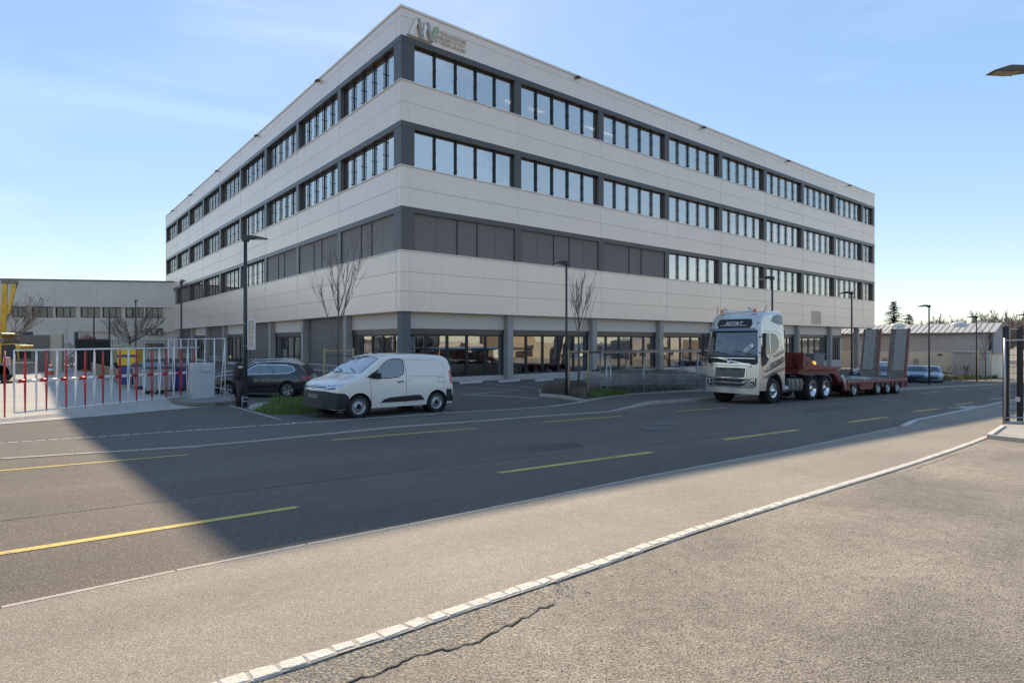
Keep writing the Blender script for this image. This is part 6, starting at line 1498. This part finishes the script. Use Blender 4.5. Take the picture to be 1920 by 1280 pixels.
q = MB(); q.box(0, 3.0, 0, 2.2, -6, zM - .05); q.box(-.1, 3.1, -.1, 2.2, zM - .05, zM + .12); o = q.build('concrete_block_wall', mat('shed_concrete', (.42, .40, .36), .9, var=.2, vs=.7)); o.location = (pA.x, pA.y, 0); o.rotation_euler.z = math.atan2(-Rx, Ry); tag(o, 'bare concrete block annex behind the staked young tree', 'wall')

# ------------------------------------------------------------------ trolley shelter
sA, sB = gp(1137, 742.5), gp(1332, 738.0)
e = empty('trolley_shelter', (sA.x, sA.y, sA.z), math.atan2(sB.y - sA.y, sB.x - sA.x), 'open galvanised steel shelter with glass sides over rows of trolleys', 'shelter')
Ls = (sB - sA).xy.length; dzS = gz(sB.x, sB.y) - sA.z; dp_ = 2.6
frx = [0, .26] + [Ls * k for k in (.33, .86, 1.15)]
Hs = 2.02
for x in frx: q = MB(); z_ = dzS * x / Ls; q.tube([(x, 0, z_ - .3), (x, 0, Hs)], .035, 8); q.build('post', GALV, e)
for x in (.4, Ls * .25, Ls * .5, Ls * .75, Ls * 1.1): q = MB(); q.tube([(x, dp_, -.4), (x, dp_, Hs - .05)], .03, 8); q.build('post', GALV, e)
q = MB(); q.box(-.3, Ls * 1.16, -.05, .05, Hs, Hs + .10); q.build('front_rail', GALV, e)
q = MB(); q.box(-.3, Ls * 1.16, dp_ - .05, dp_ + .05, Hs - .05, Hs + .03); q.build('rear_rail', GALV, e)
q = MB(); q.add([(-.3, -.2, Hs + .12), (Ls * 1.16, -.2, Hs + .12), (Ls * 1.16, dp_ + .2, Hs + .05), (-.3, dp_ + .2, Hs + .05), (-.3, -.2, Hs + .14), (Ls * 1.16, -.2, Hs + .14), (Ls * 1.16, dp_ + .2, Hs + .07), (-.3, dp_ + .2, Hs + .07)], [(0, 1, 2, 3), (4, 5, 6, 7), (0, 1, 5, 4), (2, 3, 7, 6), (1, 2, 6, 5), (3, 0, 4, 7)]); q.build('roof_sheet', GALV, e)
SHG = glassmat('shelter_glass', (.95, .96, .96), .03, rise_=.12)
for a, b in zip(frx[1:], frx[2:]): q = MB(); q.box(a + .05, b - .05, -.008, .0, .12 + dzS * a / Ls, Hs - .12); q.build('glass_panel', SHG, e); 
q = MB(); q.box(-.05, Ls * 1.16, -.1, 0.02, -.35, .06); q.build('foot_beam', KERB, e)
q = MB()
for z in (.45,): q.tube([(.3, .35, z), (Ls * .33, .35, z)], .02, 6); q.tube([(Ls * .62, .35, z + .1), (Ls * 1.1, .35, z + .05)], .02, 6)
q.build('guard_rail', GALV, e)
# one shopping trolley
tw = empty('shopping_trolley', (0, 0, 0), 0, 'wire shopping trolley nested first in the front row of the shelter', 'trolley', 'nested shopping trolleys in the shelter')
q = MB(); TR = mat('trolley_wire', (.78, .74, .70), .35, metal=.4); t_ = .009
cor0 = [(-.22, -.40, .48), (.22, -.40, .48), (.26, .36, .42), (-.26, .36, .42)]; cor1 = [(-.22, -.44, .80), (.22, -.44, .80), (.28, .42, .98), (-.28, .42, .98)]
for C_ in (cor0, cor1): q.tube(C_ + [C_[0]], .010, 5)
for i in range(4):
    a, b, c_, d_ = map(Vector, (cor0[i], cor0[(i + 1) % 4], cor1[(i + 1) % 4], cor1[i]))
    for k in range(9): t = k / 8; q.tube([a.lerp(b, t), d_.lerp(c_, t)], t_, 3, cap=False)
    for k in (1, 2): t = k / 3; q.tube([a.lerp(d_, t), b.lerp(c_, t)], t_, 3, cap=False)
for k in range(7): t = k / 6; q.tube([Vector(cor0[0]).lerp(Vector(cor0[1]), t), Vector(cor0[3]).lerp(Vector(cor0[2]), t)], t_, 3, cap=False)
q.build('basket', TR, tw)
q = MB()
for sx in (-1, 1): q.tube([(sx * .26, .44, 1.02), (sx * .25, .38, .5), (sx * .24, .42, .15), (sx * .2, -.42, .12)], .012, 5); q.tube([(sx * .22, -.4, .48), (sx * .22, .3, .2)], .012, 5)
q.build('frame', TR, tw)
q = MB(); q.tube([(-.27, .46, 1.03), (.27, .46, 1.03)], .018, 8); q.build('handle', BLACK, tw)
for sx in (-1, 1):
    for y in (-.4, .4): q = MB(); q.lathe([(.001, -.015), (.06, -.015), (.06, .015), (.001, .015)], 'x', (sx * .2, y, .06), n=10); q.build('castor', RUBBER, tw)
rzS = e.rotation_euler.z; ux = Vector((math.cos(rzS), math.sin(rzS), 0)); uy = Vector((-ux.y, ux.x, 0))
ordn = ['first', 'second', 'third', 'fourth', 'fifth', 'sixth', 'seventh', 'eighth', 'ninth', 'tenth', 'eleventh', 'twelfth']
first = True
for row in range(3):
    for k in range(12):
        x = .75 + k * (Ls * 1.02 - .9) / 11 + row * .05; y = .62 + row * .72
        pos = sA + ux * x + uy * y; pos.z = gz(pos.x, pos.y) + .01
        lb = '%s wire shopping trolley from the left in the %s row of the shelter' % (ordn[k], ('front', 'middle', 'rear')[row])
        if first: o = tw; o['label'] = lb; first = False
        else: o = copy_tree(tw); o['label'] = lb
        o.location = pos; o.rotation_euler.z = rzS + random.uniform(-.08, .08)

# ------------------------------------------------------------------ wheel stops in front of the building
for i, (a, b, y0, y1) in enumerate(((862, 904, 719.5, 717.5), (935, 974, 717, 715), (1004, 1037, 715.2, 713.6), (1068, 1093, 713.5, 712))):
    p0, p1 = gp(a, y0), gp(b, y1); q = MB(); q.prism([(-.07, 0), (.07, 0), (.05, .11), (-.05, .11)], 0, (p1 - p0).length, 'x'); o = q.build('wheel_stop', mat('stop_concrete', (.55, .53, .50), .8, var=.1), bevel=.01)
    o.location = p0; o.rotation_euler = (0, 0, math.atan2(p1.y - p0.y, p1.x - p0.x)); tag(o, '%s concrete wheel stop right of the van in front of the shop windows' % ordn[i], 'wheel stop', 'concrete wheel stops at the parking bays')

# ------------------------------------------------------------------ gate at the right edge
gb = gp(1884, 797); Yg = gb.y
e = empty('metal_gate', gb, math.atan2(Ry * .15, 1) , 'black steel gate with a grey mesh panel at the right edge', 'gate')
hx = lambda y: CZ - (y - 640) / F * Yg - gb.z
sx = lambda px: (px - 1884) / F * Yg
q = MB(); q.tube([(0, 0, .0), (0, 0, hx(633))], .024, 8); q.build('post', GALV, e)
q = MB(); q.box(sx(1888), sx(1896), .05, .12, .02, hx(611)); q.build('upright', MESHD, e, bevel=.004)
q = MB(); q.box(sx(1917), sx(1926), .05, .12, .02, hx(612)); q.build('upright', MESHD, e, bevel=.004)
q = MB(); q.box(sx(1960), sx(1969), .05, .12, .02, hx(612)); q.build('upright', MESHD, e, bevel=.004)
q = MB(); q.tube([(0, 0, hx(638)), (sx(1990), -.02, hx(636))], .020, 8); q.tube([(0, 0, hx(783)), (sx(1990), 0, hx(783))], .016, 8); q.build('cross_tube', GALV, e)
q = MB(); q.box(0, sx(1990), -.05, .05, -.03, .10); q.build('foot_beam', GALV, e, bevel=.01)
for k in range(13):
    q = MB(); z = .22 + k * (hx(640) - .25) / 12; q.tube([(.02, .02, z), (sx(1990), .02, z)], .005, 4); q.build('mesh_wire', MESHD, e)
for k in range(14):
    q = MB(); x = k * sx(1990) / 13 + .04; q.tube([(x, .025, .1), (x, .025, hx(640))], .004, 4); q.build('mesh_wire', MESHD, e)
q = MB(); q.box(sx(1898), sx(1899.3), .06, .09, .02, hx(614)); q.box(sx(1898), sx(1925), .06, .09, hx(617), hx(615.5)); q.build('inner_frame', GALV, e)
q = MB(); q.box(sx(1908), sx(1916), .0, .04, hx(753), hx(745)); q.build('lock_box', LGREY, e, bevel=.005)
# threshold slab and short kerb below the gate
t0 = [flat(gp(*q_)) for q_ in ((1850, 822), (1884, 799), (1990, 805), (1990, 838), (1905, 828))]
sl_ = sheet('gate_threshold', t0, CONC, .06)
sl_.data.materials[0] = mat('threshold_paving', (.36, .34, .29), .9, var=.2, vs=3)
stones([t0[0], t0[1]], .09, .9, .10, SETT, pave, side=-1); stones([t0[0], t0[4], t0[3]], .09, .8, .085, KERB, pave, side=1)

# ------------------------------------------------------------------ invented sheds across the road, out of view, added for reflections in the glass
oh = xy(34, -16)
e = empty('reflection_sheds', (oh[0], oh[1], 0), ANG, 'row of invented low sheds across the road, added out of view for the shop window reflections', 'building')
rnd = random.Random(12); x = -8.0
cols = [(.42, .37, .29), (.10, .16, .28), (.30, .29, .27), (.48, .44, .38), (.16, .13, .10), (.38, .30, .2)]
i = 0
while x < 90:
    wd_ = rnd.uniform(4, 11); ht_ = rnd.choice((.4, 1.6, 3.2, 4.2, 1.0)); c_ = cols[i % 6]; i += 1
    q = MB(); q.prism([(x, -4), (x + wd_, -4), (x + wd_, ht_), (x + wd_ / 2, ht_ + rnd.uniform(0, 1)), (x, ht_)], -3 - rnd.uniform(0, 4), -rnd.uniform(0, 3), 'y'); q.build('wall', mat('reflection_wall_%d' % (i % 6), c_, .8, var=.2, vs=1.5), e)
    for k in range(int(wd_ / 2.2)):
        if rnd.random() < .7: q = MB(); xx = x + .5 + k * 2.1; z_ = rnd.uniform(-1.2, -.2); q.box(xx, xx + 1.4, .02, .06, z_, z_ + rnd.uniform(.8, 1.6)); q.build('window', BLACK if rnd.random() < .7 else WHITEB, e)
    x += wd_ + rnd.choice((0, 0, 1.5, 3))
# distant rising ground and wooded skyline closing the horizon
q = MB(); rnd = random.Random(8); n = 90
for i in range(n):
    a0, a1 = -1.25 + 2.5 * i / n, -1.25 + 2.5 * (i + 1) / n; f_ = lambda a: 4.5 + 3.0 * math.sin(a * 7 + 1) + 1.6 * math.sin(a * 23)
    r0, r1 = 420, 700
    q.add([(r0 * math.sin(a0), r0 * math.cos(a0), -4), (r0 * math.sin(a1), r0 * math.cos(a1), -4), (r1 * math.sin(a1), r1 * math.cos(a1), f_(a1)), (r1 * math.sin(a0), r1 * math.cos(a0), f_(a0))], [(0, 1, 2, 3)])
o = q.build('hills', mat('far_wood', (.10, .10, .085), .95, var=.25, vs=.05)); o['kind'] = 'structure'
